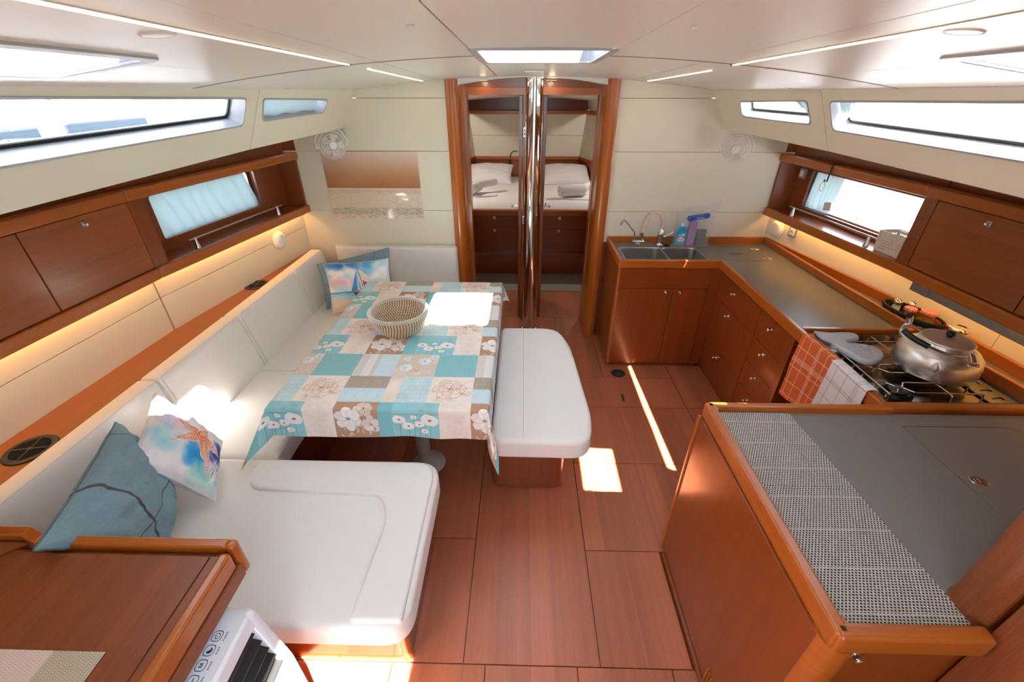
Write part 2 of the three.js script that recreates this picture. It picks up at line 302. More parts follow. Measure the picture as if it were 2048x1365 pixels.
hatch('deck_hatch', HR, 'white-framed deck hatch in the ceiling above the galley stove');

// ---------- coachroof sides, side decks, hull ----------
const yBot = (z) => 1.725 - 0.016 * (z + 3.5);
function flatQuad(A, B, C, D, t, holes = []) { // holes in (s, q)
  const s = new THREE.Shape(); s.moveTo(0, 0); s.lineTo(1, 0); s.lineTo(1, 1); s.lineTo(0, 1); s.closePath();
  for (const h of holes) s.holes.push(h);
  return onQuad(new THREE.ExtrudeGeometry(s, { depth: 1, bevelEnabled: false, curveSegments: 4 }), A, B, C, D, t);
}
function coach(sgn) {
  const wall = structure(sgn < 0 ? 'wall_port' : 'wall_starboard');
  const bot = (z) => [CL + sgn * (hw(z) + 0.14), yBot(z), z], top = (z) => [CL + sgn * hw(z), edgeY(z) + 0.012, z];
  const spans = [[-3.5, -2.432], [-2.428, 1.0]];
  const wins = sgn < 0 ? [[[[-3.138, 1.917], [-3.127, 1.85], [-2.498, 1.84], [-2.471, 1.937]], 0], [[[-2.323, 1.943], [-2.325, 1.831], [-0.95, 1.808], [-0.95, 1.977]], 1]]
    : [[[[-3.181, 1.907], [-3.194, 1.826], [-2.536, 1.826], [-2.545, 1.928]], 0], [[[-2.368, 1.931], [-2.367, 1.813], [-1.15, 1.796], [-1.15, 1.963]], 1]];
  spans.forEach(([z0, z1], i) => {
    const A = bot(z0), B = bot(z1), C = top(z1), D = top(z0), t = sgn < 0 ? 0.012 : -0.012;
    const yb = (z) => lerp(A[1], B[1], (z - z0) / (z1 - z0)), yt = (z) => lerp(D[1], C[1], (z - z0) / (z1 - z0));
    const st = ([z, y]) => [(z - z0) / (z1 - z0), (y - yb(z)) / (yt(z) - yb(z))];
    const zs = z1 - z0, ys = 0.28; // rounded corners are cut in metres, then brought to the unit square
    const round = (pts, grow, r) => { const c = [pts.reduce((a, p) => a + p[0], 0) / 4, pts.reduce((a, p) => a + p[1], 0) / 4]; const q = pts.map((p) => [p[0] + Math.sign(p[0] - c[0]) * grow, p[1] + Math.sign(p[1] - c[1]) * grow]); return shapeOf(q, r).getPoints(5).map((p) => { const e = st([p.x, p.y]); return new THREE.Vector2(e[0], e[1]); }); };
    const W = wins[i][0];
    part(wall, 'coach_side_panel', flatQuad(A, B, C, D, t, [new THREE.Path(round(W, 0, 0.022).reverse())]), i ? M.cream : M.cream);
    const ringQ = (g0, g1, d0, d1) => { const s = new THREE.Shape(round(W, g0, 0.024)); s.holes.push(new THREE.Path(round(W, g1, 0.022).reverse())); const e = new THREE.ExtrudeGeometry(s, { depth: d1 - d0, bevelEnabled: false, curveSegments: 4 }); e.translate(0, 0, d0); return onQuad(e, A, B, C, D, Math.sign(t)); };
    const win = structure('window_' + (sgn < 0 ? 1 + i : 3 + i));
    part(win, 'frame', [ringQ(0.006, -0.001, -0.003, 0.085), ringQ(0.05, -0.006, 0.072, 0.09)], M.frame);
    part(win, 'gasket', ringQ(-0.002, -0.012, 0.066, 0.073), M.rubber);
    const gs = new THREE.Shape(round(W, 0.02, 0.022)), ge = new THREE.ExtrudeGeometry(gs, { depth: 0.006, bevelEnabled: false }); ge.translate(0, 0, 0.078);
    part(win, 'pane', onQuad(ge, A, B, C, D, Math.sign(t)), M.glass);
    // outer skin of the coachroof round the window
    const o2 = (p) => [p[0] + sgn * 0.075, p[1] + 0.04, p[2]];
    part(wall, 'coach_skin', flatQuad(o2(A), o2(B), o2(C), o2(D), t * 1.2, [new THREE.Path(round(W, 0.03, 0.022).reverse())]), M.gel);
  });
  const P = sgn < 0 ? PORT : STBD;
  // underside of the side deck, side deck itself, hull with its long window
  for (let i = 0; i < 3; i++) {
    const z0 = P[i][1], z1 = P[i + 1][1], W = along(P, i);
    const q = (z, dy, inb) => [CL + sgn * (hw(z) + 0.14 + inb), yBot(z) + dy, z], r = (z, dy) => [side(P, z, 0.34), 1.70 + dy, z];
    part(wall, 'deck_underside', flatQuad(q(z0, 0.05, 0.0), q(z1, 0.05, 0.0), r(z1, 0.03), r(z0, 0.03), sgn < 0 ? 0.012 : -0.012), M.cream);
    part(wall, 'side_deck', flatQuad(q(z0, 0.085, 0.03), q(z1, 0.085, 0.03), r(z1, 0.06), r(z0, 0.06), sgn < 0 ? 0.03 : -0.03), M.gel);
    const g = new THREE.Group(); g.name = 'hull_side'; g.position.set(...W.pos); g.rotation.y = W.turn; wall.add(g);
    const hole = i === 0 ? (sgn < 0 ? [0.30, 1.155, 1.225, 1.48] : [0.15, 1.085, 1.20, 1.47]) : null;
    const sh = shapeOf([[-0.05, -0.1], [W.L + 0.05, -0.1], [W.L + 0.05, 1.76], [-0.05, 1.76]], 0);
    if (hole) sh.holes.push(holeOf([[hole[0], hole[2]], [hole[1], hole[2]], [hole[1], hole[3]], [hole[0], hole[3]]], 0.03));
    const e = ext(sh, 0.05); e.translate(0, 0, sgn < 0 ? 0.235 : -0.285); part(g, 'hull_plate', e, M.gel);
    if (hole) {
      const win = structure('window_' + (sgn < 0 ? 5 : 6), W.pos, W.turn), f = shapeOf([[hole[0] - 0.025, hole[2] - 0.02], [hole[1] + 0.025, hole[2] - 0.02], [hole[1] + 0.025, hole[3] + 0.02], [hole[0] - 0.025, hole[3] + 0.02]], 0.04);
      f.holes.push(holeOf([[hole[0] + 0.012, hole[2] + 0.012], [hole[1] - 0.012, hole[2] + 0.012], [hole[1] - 0.012, hole[3] - 0.012], [hole[0] + 0.012, hole[3] - 0.012]], 0.03));
      const fe = ext(f, 0.02); fe.translate(0, 0, sgn < 0 ? 0.214 : -0.234); part(win, 'frame', fe, M.alu);
      part(win, 'pane', wbox(W, hole[0], hole[1], hole[2], hole[3], 0.25, 0.256, { r: 0 }), M.glass);
    }
  }
  return wall;
}
const wallPort = coach(-1), wallStbd = coach(1);
// cream lining below the lockers: separate panels with joints between
{
  const jy = 0.993;
  for (let i = 0; i < 3; i++) {
    const W = along(PORT, i), g = new THREE.Group(); g.name = 'lining'; g.position.set(...W.pos); g.rotation.y = W.turn; wallPort.add(g);
    const a = i ? 0.002 : 0.0, b = i === 2 ? W.L : W.L - 0.002;
    part(g, 'lining_panel', wbox(W, a, b, jy + 0.0015, 1.125, 0.055, 0.07, { r: 0.0015 }), M.lining);
    part(g, 'lining_panel', wbox(W, a, b, 0.79, jy - 0.0015, 0.055, 0.07, { r: 0.0015 }), M.lining);
    const S = along(STBD, i), h = new THREE.Group(); h.name = 'lining'; h.position.set(...S.pos); h.rotation.y = S.turn; wallStbd.add(h);
    if (i === 0) { // the first stretch runs out from the bulkhead corner to the deeper ledge
      const a0 = [S.pos[0] + 0.045, S.pos[2]], b0 = [side(STBD, STBD[1][1], 0.143), STBD[1][1] - 0.001];
      part(wallStbd, 'lining_panel', flatQuad([a0[0], 0.86, a0[1]], [b0[0], 0.86, b0[1]], [b0[0], 1.125, b0[1]], [a0[0], 1.125, a0[1]], -0.015), M.lining); continue;
    }
    const cuts = i === 1 ? [[0.0, 0.53], [0.533, S.L]] : [[0, S.L]];
    for (const [c, d] of cuts) part(h, 'lining_panel', wbox(S, c, d, 0.86, 1.125, 0.143, 0.158, { r: 0.0015 }), M.lining);
  }
}
// ---------- forward bulkhead with the doorway ----------
{
  const w = structure('wall_forward');
  part(w, 'bulkhead', [slab([[-2.0, -3.56], [-0.5, -3.56], [-0.5, -3.525], [-2.0, -3.525]], -0.02, 1.69), slab([[0.63, -3.56], [2.15, -3.56], [2.15, -3.525], [0.63, -3.525]], -0.02, 1.69), bb(-1.2, -0.5, 1.69, 2.06, -3.56, -3.525, { r: 0 }), bb(0.63, 1.33, 1.69, 2.06, -3.56, -3.525, { r: 0 })], M.front);
  const rows = [[0.3, 1.13], [1.13, 1.57], [1.57, 1.92], [1.92, 2.07]], j = 0.0012;
  rows.forEach(([a, b], i) => {
    const xl = i < 2 ? -1.83 : i < 3 ? -1.72 : -1.26, xr = i < 2 ? 2.06 : i < 3 ? 1.95 : 1.4;
    part(w, 'wall_panel', bb(xl, -0.47, a + j, b - j, -3.525, -3.5, { r: 0.0012 }), M.cream);
    part(w, 'wall_panel', bb(0.6, xr, (i ? a : 0.88) + j, b - j, -3.525, -3.5, { r: 0.0012 }), M.cream);
  });
}
// ---------- door surround: two rounded pilasters, jambs, arched header ----------
{
  const d = structure('door_1');
  // pilasters: bullnose board facing the saloon
  part(d, 'pilaster', slab([[-0.55, -3.462, 0.012], [-0.49, -3.452, 0.05], [-0.452, -3.50, 0.03], [-0.448, -3.78], [-0.55, -3.78]], 0, 2.045, { b: 0.001, g: 'y' }), M.trim);
  part(d, 'pilaster', slab([[0.672, -3.462, 0.012], [0.672, -3.78], [0.578, -3.78], [0.578, -3.50, 0.03], [0.615, -3.452, 0.05]], 0, 2.045, { b: 0.001, g: 'y' }), M.trim);
  part(d, 'jamb', bb(-0.455, -0.425, 0, 1.985, -3.80, -3.70, { g: 'y' }), M.trim);
  part(d, 'jamb', bb(0.57, 0.60, 0, 1.985, -3.80, -3.70, { g: 'y' }), M.trim);
  const arch = (a, b) => { const s = new THREE.Shape(); s.moveTo(-0.46, a); s.lineTo(0.585, a); for (let i = 0; i <= 10; i++) { const x = lerp(0.585, -0.46, i / 10); s.lineTo(x, b - 0.05 * Math.pow((x - CL) / 0.52, 2)); } s.closePath(); return s; };
  const f = ext(arch(1.985, 2.05), 0.03, { g: 'x' }); f.translate(0, 0, -3.735); part(d, 'header_fascia', f, M.front);
  part(d, 'header', bb(-0.43, 0.575, 1.935, 1.985, -3.80, -3.695, { g: 'x' }), M.trim);
  const so = new THREE.Shape(); so.moveTo(-0.462, 2.085); so.lineTo(0.588, 2.085); for (let i = 0; i <= 16; i++) { const x = lerp(0.588, -0.462, i / 16); so.lineTo(x, 2.047 - 0.045 * ((x - CL) / 0.52) ** 2); } so.closePath();
  part(d, 'soffit', ext(so, 0.245).translate(0, 0, -3.738), M.ceiling);
  // middle post behind the steel mast post carries the two door leaves
  part(d, 'middle_jamb', bb(0.0, 0.035, 0, 1.937, -3.80, -3.76, { g: 'y' }), M.front);
  part(d, 'middle_jamb', bb(0.125, 0.155, 0, 1.937, -3.80, -3.76, { g: 'y' }), M.front);
  for (const y of [1.68, 0.99, 0.28]) { const h = part(d, 'latch_plate', bb(0.005, 0.022, y - 0.035, y + 0.035, -3.76, -3.756, { r: 0.001 }), M.steel); part(h, 'keep', [cbox(0.0135, y + 0.012, -3.755, 0.008, 0.02, 0.004), cbox(0.0135, y - 0.014, -3.755, 0.008, 0.02, 0.004)], M.black); }
  // door leaves, swung open into the forward cabin, seen edge on
  const leaf = (x, s) => { const l = new THREE.Group(); l.name = 'door_leaf'; d.add(l); part(l, 'panel', bb(x, x + 0.028, 0.02, 1.93, -4.3, -3.80, { g: 'y' }), M.front);
    const k = part(l, 'lever_handle', [rod([x + (s > 0 ? 0.028 : 0), 1.083, -3.86], [x + (s > 0 ? 0.028 : 0) + s * 0.05, 1.083, -3.86], 0.007), new THREE.SphereGeometry(0.011, 12, 8).translate(x + (s > 0 ? 0.028 : 0) + s * 0.052, 1.083, -3.86), rod([x + (s > 0 ? 0.028 : 0) + s * 0.02, 1.083, -3.86], [x + (s > 0 ? 0.028 : 0) + s * 0.02, 1.11, -3.86], 0.005)], M.chrome); k.name = 'lever_handle'; };
  leaf(-0.032, -1); leaf(0.158, 1);
  for (const [x, z] of [[-0.29, -3.61], [0.205, -3.61]]) { const t = thing('downlight', x < 0 ? 'small round recessed downlight above the left half of the cabin doorway' : 'small round recessed downlight above the right half of the cabin doorway', 'light', [x, 2.0245, z]);
    part(t, 'rim', lathe([[0.032, 0.002], [0.042, -0.004], [0.044, 0.0], [0.044, 0.004], [0.03, 0.004]], 28), M.chrome); part(t, 'lens', lathe([[0, -0.001], [0.03, -0.001], [0.031, 0.003], [0, 0.003]], 24), M.led); 
    const l = new THREE.PointLight(0xffe0b0, 0.012, 2); l.position.set(x, 2.012, z); l.castShadow = true; scene.add(l); }
}
// mast support: polished steel post from floor to deck
{
  const t = thing('mast_post', 'polished stainless steel post standing in front of the cabin doorway', 'post', [0.082, 0, -3.615]);
  part(t, 'tube', lathe([[0.064, 0.012], [0.064, 2.075]], 48), M.chrome);
  part(t, 'slot', [bb(-0.006, 0.006, 0.05, 2.0, 0.0605, 0.066, { r: 0.001, g: 'y' })], M.steel);
  part(t, 'foot', lathe([[0, 0], [0.078, 0], [0.078, 0.008], [0.066, 0.013], [0, 0.013]], 40), M.chrome);
}
// ---------- aft bulkhead with the companionway, behind the camera ----------
{
  const w = structure('wall_aft');
  const s = shapeOf([[-2.3, -0.1], [2.4, -0.1], [2.4, 2.3], [-2.3, 2.3]], 0); s.holes.push(holeOf([[-0.25, 0.9], [0.38, 0.9], [0.38, 2.15], [-0.25, 2.15]], 0.03));
  const e = ext(s, 0.05); e.translate(0, 0, ZA); part(w, 'bulkhead', e, M.cream);
  const t = thing('companionway_steps', 'wooden companionway steps under the open hatch behind the viewer', 'steps', [0.065, 0, 0.66]);
  for (let i = 0; i < 3; i++) part(t, 'tread', bb(-0.27, 0.27, 0.26 * (i + 1) - 0.03, 0.26 * (i + 1), -0.16 + i * 0.1, 0.1 + i * 0.1), M.desk);
  part(t, 'side_panel', bb(-0.3, -0.27, 0, 0.85, -0.1, 0.2), M.front); part(t, 'side_panel', bb(0.27, 0.3, 0, 0.85, -0.1, 0.2), M.front);
}
// fittings on the port side deck, just outside the long window
{
  const dk = std(0x0e1826, 0.4), y = 1.80;
  single('genoa_track', bb(-1.845, -1.815, 0, 0.022, -2.25, -1.1, { r: 0.003 }), dk, 'dark track bolted to the white side deck outside the settee window', 'track', [0, y, 0]);
  const w2 = thing('deck_winch', 'dark drum winch on the side deck outside the settee window', 'winch', [-1.95, y, -1.42]); part(w2, 'drum', lathe([[0, 0], [0.075, 0], [0.05, 0.03], [0.045, 0.07], [0.06, 0.09], [0, 0.095]], 24), dk); part(w2, 'top', lathe([[0, 0.095], [0.03, 0.095], [0.02, 0.11], [0, 0.11]], 18), M.steel);
  single('deck_line', tube([[0, 0.012, 0], [0.05, 0.012, 0.12], [-0.03, 0.012, 0.2], [0.04, 0.014, 0.3], [-0.02, 0.012, 0.42]], 0.011, { n: 60 }), dk, 'dark blue rope lying on the side deck outside the settee window', 'rope', [-1.93, y, -1.95]);
}
// ---------- outside: water, quay, neighbouring boat ----------
{
  const seaM = phys({ color: 0x4f7f86, roughness: 0.25, bumpMap: tex(speckle([128, 128, 128], 9000, 0.6, 1.4, 0.6, 512, 18), { color: false, size: [1.4, 1.4] }), bumpScale: 0.03 });
  const sea = new THREE.Mesh(boxUV(new THREE.BoxGeometry(80, 0.2, 80).translate(0, -0.35, 0)), seaM); sea.name = 'water'; sea.userData.kind = 'structure'; scene.add(sea);
  const quay = structure('quay'), qm = [0xd8d6d0, 0xcfccc4, 0xe0ded8].map((c) => std(c, 0.85));
  part(quay, 'quay_bed', bb(3.3, 12, -0.4, 0.44, -9, 6, { r: 0 }), std(0x253330, 0.9));
  for (let i = 0; i < 9; i++) for (let j = 0; j < 11; j++) part(quay, 'paving_stone', bb(3.3 + i * 0.62 + 0.01, 3.3 + (i + 1) * 0.62 - 0.025, 0.43, 0.5 + rr(-0.006, 0.006), -6 + j * 0.62 + (i % 2) * 0.3, -6 + (j + 1) * 0.62 - 0.03 + (i % 2) * 0.3, { r: 0.012 }), qm[(i * 3 + j * 5) % 3]);
  const b = thing('motor_boat', 'white boat moored alongside, seen through the long side window above the settee', 'boat', [-4.9, 0.22, -2.6]);
  part(b, 'hull', slab([[-1.5, -4.6, 0.6], [0.2, -5.8, 0.6], [1.6, -4.6, 0.8], [1.7, 4.4, 0.3], [-1.5, 4.4, 0.3]], -0.3, 1.12, { b: 0.04 }), M.gel);
  part(b, 'deckhouse', slab([[-0.9, -2.6, 0.4], [0.9, -2.6, 0.4], [1.0, 2.6, 0.3], [-0.9, 2.6, 0.3]], 1.12, 1.68, { b: 0.05 }), M.white);
  for (let i = 0; i < 4; i++) part(b, 'window', bb(0.96, 1.02, 1.26, 1.50, -2.3 + i * 1.15, -1.4 + i * 1.15, { r: 0.02 }), std(0x101c2a, 0.3));
  for (const z of [-2.9, -1.2, 0.7]) part(b, 'winch', lathe([[0, 0], [0.09, 0], [0.07, 0.08], [0.09, 0.16], [0, 0.17]], 20).translate(1.3, 1.12, z), std(0x1a2636, 0.3));
  part(b, 'sheet_rope', tube([[1.35, 1.14, -3], [1.2, 1.16, -2], [1.4, 1.14, -1], [1.25, 1.16, 0.2], [1.38, 1.14, 1.5]], 0.018, { n: 60 }), std(0x16243c, 0.8));
  for (let i = 0; i < 6; i++) part(b, 'stanchion', rod([1.55, 1.1, -3.6 + i * 1.4], [1.55, 1.72, -3.6 + i * 1.4], 0.014), M.steel);
  part(b, 'lifeline', [rod([1.55, 1.70, -3.6], [1.55, 1.70, 3.4], 0.006), rod([1.55, 1.42, -3.6], [1.55, 1.42, 3.4], 0.006)], M.steel);
  for (const z of [-2.7, -0.6, 1.4]) part(b, 'fender', new THREE.CapsuleGeometry(0.11, 0.35, 6, 14).translate(1.82, 0.75, z), std(0x3c5a86, 0.5));
}

// ---------- side lockers ----------
function latch(parent, x, y, z, nz2, s = 0.012) { // square plate with a push knob, facing local z * nz2
  const k = part(parent, 'latch', [cbox(x, y, z, s * 2, s * 2, 0.004, { r: 0.003 })], M.steel);
  part(k, 'knob', [rod([x, y, z], [x, y, z + nz2 * 0.012], s * 0.5, s * 0.42, 16), new THREE.SphereGeometry(s * 0.52, 14, 10).scale(1, 1, 0.6).translate(x, y, z + nz2 * 0.013)], M.chrome);
  return k;
}
function lockers(P, nm, win, texts) {
  const o = P === PORT ? 1 : -1, W0 = along(P, 0), W1 = along(P, 1), W2 = along(P, 2);
  const cut = P === PORT ? W0.L : W0.L;
  // open-fronted shelf unit by the bulkhead
  const t = thing('open_locker', texts[0], 'cabinet', W0.pos, W0.turn);
  const st = P === PORT ? 1.328 : 1.2; // start of the stile that ends the open part
  part(t, 'top_rail', wbox(W0, -0.045, cut, 1.512, 1.563, -0.014, 0.05, { r: 0.008, seg: 2 }), M.trim);
  part(t, 'bottom_rail', wbox(W0, -0.022, cut, 1.113, 1.172, -0.016, 0.02, { r: 0.01, seg: 2 }), M.trim);
  part(t, 'back_board', wbox(W0, -0.02, cut, 1.55, 1.72, 0.09, 0.105), M.front);
  part(t, 'top', wbox(W0, 0, cut, 1.535, 1.552, 0.05, 0.2), M.front);
  part(t, 'shelf_board', wbox(W0, 0, cut, 1.148, 1.168, 0.0, 0.2), M.front);
  part(t, 'end_panel', wbox(W0, 0.0, 0.022, 1.168, 1.513, 0.0, 0.2, { g: 'y' }), M.front);
  part(t, 'stile', wbox(W0, st, cut, 1.168, 1.513, 0.0, 0.018, { g: 'y' }), M.front);
  part(t, 'end_panel', wbox(W0, st, st + 0.016, 1.168, 1.513, 0.018, 0.2, { g: 'y' }), M.front);
  const s = shapeOf([[0.022, 1.168], [st, 1.168], [st, 1.535], [0.022, 1.535]], 0); s.holes.push(holeOf([[win[0], win[2]], [win[1], win[2]], [win[1], win[3]], [win[0], win[3]]], 0.02));
  const e = ext(s, 0.014, { g: 'x' }); e.translate(0, 0, o > 0 ? 0.16 : -0.174); part(t, 'back_panel', e, M.front);
  const r = (P === PORT) ? [0.265, 1.135, 0.325, 1.09] : [0.215, 1.005, 0.262, 0.955];
  const rail = part(t, 'fiddle_rail', rod([r[0], 1.229, o * 0.03], [r[1], 1.229, o * 0.03], 0.0055), M.steel);
  for (const u of [r[2], r[3]]) part(rail, 'rail_foot', lathe([[0, 0], [0.017, 0], [0.016, 0.004], [0.008, 0.05], [0.007, 0.066], [0, 0.067]], 18).translate(u, 1.168, o * 0.03), M.steel);
  // locker with flap doors, further aft
  const k = thing('flap_locker', texts[1], 'cabinet', W1.pos, W1.turn);
  const L = W1.L, d = P === PORT ? [0.0, 0.513, 1.05] : [0.072, 0.632, 1.1];
  part(k, 'carcass', wbox(W1, 0, L, 1.148, 1.53, 0.02, 0.2), M.front);
  if (P === STBD) part(k, 'stile', wbox(W1, 0, 0.07, 1.170, 1.512, 0, 0.018, { g: 'y' }), M.front);
  part(k, 'top_rail', wbox(W1, 0, L, 1.512, 1.563, -0.014, 0.05, { r: 0.008, seg: 2 }), M.trim);
  part(k, 'bottom_rail', wbox(W1, 0, L, 1.113, 1.170, -0.016, 0.02, { r: 0.01, seg: 2 }), M.trim);
  part(k, 'back_board', wbox(W1, 0, L, 1.55, 1.71, 0.09, 0.105), M.front);
  part(k, 'top', wbox(W1, 0, L, 1.535, 1.552, 0.05, 0.2), M.front);
  for (let i = 0; i < 2; i++) { const p = part(k, 'flap_door', wbox(W1, d[i] + 0.002, Math.min(d[i + 1], L) - 0.002, 1.1735, 1.5085, 0, 0.018, { r: 0.003 }), M.locker); if (d[i + 1] < L + 0.3) { const g = latch(k, (d[i] + Math.min(d[i + 1], L)) / 2 - (P === PORT ? 0.01 : 0), 1.47, -o * 0.002, -o, 0.0135); p.add(g); } }
  const q = thing('flap_locker', texts[2], 'cabinet', W2.pos, W2.turn);
  part(q, 'carcass', wbox(W2, 0, W2.L, 1.148, 1.53, 0.02, 0.2), M.front);
  part(q, 'top_rail', wbox(W2, 0, W2.L, 1.512, 1.563, -0.014, 0.05, { r: 0.008, seg: 2 }), M.trim);
  part(q, 'bottom_rail', wbox(W2, 0, W2.L, 1.113, 1.170, -0.016, 0.02, { r: 0.01, seg: 2 }), M.trim);
  part(q, 'back_board', wbox(W2, 0, W2.L, 1.55, 1.70, 0.09, 0.105), M.front);
  part(q, 'top', wbox(W2, 0, W2.L, 1.535, 1.552, 0.05, 0.2), M.front);
  for (let i = 0; i < 3; i++) part(q, 'flap_door', wbox(W2, 0.6 * i + 0.002, 0.6 * i + 0.598, 1.1735, 1.5085, 0, 0.018, { r: 0.003 }), M.locker);
  // warm light strips under the lockers, each with its own area light
  [[W0, 0.06], [W1, 0.02], [W2, 0.02]].forEach(([W, a], i) => {
    const l = thing('light_strip', (P === PORT ? 'warm light strip under the lockers over the settee, ' : 'warm light strip under the lockers over the galley, ') + ['at the bulkhead end', 'along the middle stretch', 'at the near end'][i], 'light', W.pos, W.turn);
    part(l, 'housing', wbox(W, a, W.L - 0.02, 1.136, 1.148, 0.028, 0.05), M.white);
    part(l, 'diffuser', wbox(W, a + 0.005, W.L - 0.025, 1.131, 1.1365, 0.032, 0.046, { r: 0.001 }), M.warmLed);
    const n = new THREE.RectAreaLight(0xffb95a, P === PORT ? 20 : 13, W.L - a - 0.03, 0.014); l.add(n); n.position.set((a + W.L - 0.02) / 2, 1.129, W.o * 0.039); n.rotation.x = -Math.PI / 2; // faces down
  });
}
lockers(PORT, 'port', [0.30, 1.155, 1.235, 1.475], ['varnished open shelf with a curtained window and steel rail above the settee', 'long varnished locker with closed flap doors above the settee beside the open shelf', 'varnished flap-door locker at the near end of the settee wall']);
lockers(STBD, 'stbd', [0.16, 1.09, 1.21, 1.465], ['varnished open shelf with a bright window above the galley worktop', 'varnished flap-door locker above the stove beside the open shelf', 'varnished flap-door locker at the near end of the galley wall']);

// ---------- settee ----------
const SB = (() => { const a = [-1.575, -3.45], b = [-1.60, -0.70], dx = b[0] - a[0], dz = b[1] - a[1]; return { a, turn: Math.atan2(-dz, dx), L: Math.hypot(dx, dz) }; })();
{
  const t = thing('settee', 'varnished wooden settee body under the cream U-shaped settee', 'settee');
  part(t, 'side_base', slab([[-1.78, -3.49], [-0.56, -3.49, 0.03], [-0.56, -2.9, 0.04], [-1.2, -2.9], [-1.2, -1.36], [-1.9, -1.36], [-1.9, -2.3]], 0, 0.375, { b: 0.002, g: 'y' }), M.front);
  part(t, 'end_base', slab([[-1.9, -1.36], [-0.425, -1.36, 0.05], [-0.425, -0.825, 0.06], [-1.9, -0.825]], 0, 0.375, { b: 0.002, g: 'x', cs: 10 }), M.front);
  part(t, 'corner_strip', [rod([-0.44, 0.004, -0.84], [-0.44, 0.37, -0.84], 0.022, 0.022, 18)], M.trim);
  const s = thing('settee_shelf', 'orange-brown varnished wooden ledge running behind the cream backrests', 'shelf');
  const top = []; for (const z of [-3.5, -2.8, -2.1, -1.4, -0.735]) top.push([side(PORT, z, 0.056), z]);
  part(s, 'ledge', slab([...top, [-1.784, -0.735], [-1.755, -3.4], [-1.752, -3.5]], 0.77, 0.797, { b: 0.003, g: 'z' }), M.shelf);
  part(s, 'backing', slab([[-1.774, -3.45], [-1.762, -3.45], [-1.79, -0.7], [-1.80, -0.7]], 0.35, 0.77), M.front);
}
function pipe(pts, r = 0.0035) { return tube(pts, r, { tension: 0.1, rs: 6 }); }
{
  const backs = [[0.06, 0.545, 'short cream backrest cushion in the corner by the picture wall'], [0.55, 1.245, 'cream backrest cushion behind the middle of the table'], [1.25, 1.88, 'cream backrest cushion with a bright patch of sunlight, behind the near half of the table'], [1.885, 2.76, 'cream backrest cushion behind the blue linen pillow at the near end']];
  backs.forEach(([u0, u1, label], i) => {
    const t = thing('backrest_cushion', label, 'cushion', [SB.a[0], 0, SB.a[1]], SB.turn);
    const prof = [[0.0, 0.48, 0.02], [0.13, 0.48, 0.02], [0.17, 0.838, 0.03], [0.068, 0.838, 0.03]]; // (outboard, y)
    const g = ext(prof.map((p) => [p[0], p[1], p[2]]), u1 - u0, { b: 0.014, bs: 3, cs: 6 }); g.rotateY(Math.PI / 2); // z -> x, x -> -z
    g.scale(1, 1, -1); { const q = g.index ? g : g; const p = q.attributes.position; for (let k = 0; k < p.count; k += 3) { const a = [p.getX(k), p.getY(k), p.getZ(k)]; p.setXYZ(k, p.getX(k + 2), p.getY(k + 2), p.getZ(k + 2)); p.setXYZ(k + 2, ...a); } g.computeVertexNormals(); }
    g.translate(u0, 0, 0); part(t, 'cover', boxUV(softNormals(g)), M.fabric);
    const e = 0.012; part(t, 'piping', [pipe([[u0 + e, 0.50, -0.001], [u0 + e, 0.805, 0.060], [u0 + e + 0.006, 0.828, 0.072], [u0 + e + 0.02, 0.832, 0.078], [u1 - e - 0.02, 0.832, 0.078], [u1 - e - 0.006, 0.828, 0.072], [u1 - e, 0.805, 0.060], [u1 - e, 0.50, -0.001]], 0.0026)], M.piping);
  });
  const f = thing('backrest_cushion', 'long cream backrest cushion against the picture wall beside the doorway', 'cushion');
  part(f, 'cover', softNormals(slab([[-1.57, -3.49], [-0.535, -3.49, 0.015], [-0.535, -3.40, 0.02], [-1.53, -3.40]], 0.48, 0.852, { b: 0.02, bs: 3 })), M.fabric);
  part(f, 'piping', pipe([[-1.52, 0.835, -3.408], [-0.56, 0.835, -3.408], [-0.546, 0.832, -3.42], [-0.546, 0.835, -3.47]], 0.0026), M.piping);
  const seat = (pts, label, o = {}) => { const t = thing('seat_cushion', label, 'cushion'); part(t, 'cover', softNormals(slab(pts, 0.378, o.y || 0.5, { b: 0.022, bs: 4, cs: 8 })), M.fabric); return t; };
  seat([[-1.575, -3.40], [-0.55, -3.40, 0.03], [-0.55, -2.845, 0.05], [-1.595, -2.845]], 'cream seat cushion in the far corner of the settee under the sailing boat pillow');
  seat([[-1.593, -2.842], [-1.14, -2.842], [-1.14, -2.145], [-1.60, -2.145]], 'cream seat cushion on the long side behind the middle of the table');
  seat([[-1.60, -2.142], [-1.14, -2.142], [-1.14, -1.425], [-1.607, -1.425]], 'cream seat cushion on the long side next to the near end of the table');
  const t = seat([[-1.607, -1.422], [-0.36, -1.422, 0.11], [-0.352, -0.70, 0.10], [-1.614, -0.70]], 'large cream seat cushion at the near end, with a raised border', {});
  part(t, 'border', softNormals(slab([[-1.20, -1.40, 0.08], [-0.38, -1.40, 0.1], [-0.372, -0.72, 0.02], [-0.545, -0.715, 0.02], [-0.525, -1.10, 0.06], [-0.58, -1.215, 0.05], [-1.18, -1.235, 0.09]], 0.485, 0.518, { b: 0.012, bs: 4, cs: 10 })), M.fabric);
  part(t, 'piping', [pipe([[-1.5, 0.49, -0.712], [-0.50, 0.49, -0.712], [-0.41, 0.49, -0.725], [-0.372, 0.49, -0.78], [-0.366, 0.49, -1.0], [-0.372, 0.49, -1.32], [-0.40, 0.49, -1.385], [-0.47, 0.49, -1.41], [-1.2, 0.49, -1.412]], 0.003), pipe([[-1.5, 0.40, -0.708], [-0.48, 0.40, -0.708], [-0.40, 0.40, -0.72], [-0.362, 0.40, -0.79]], 0.003)], M.piping);
}
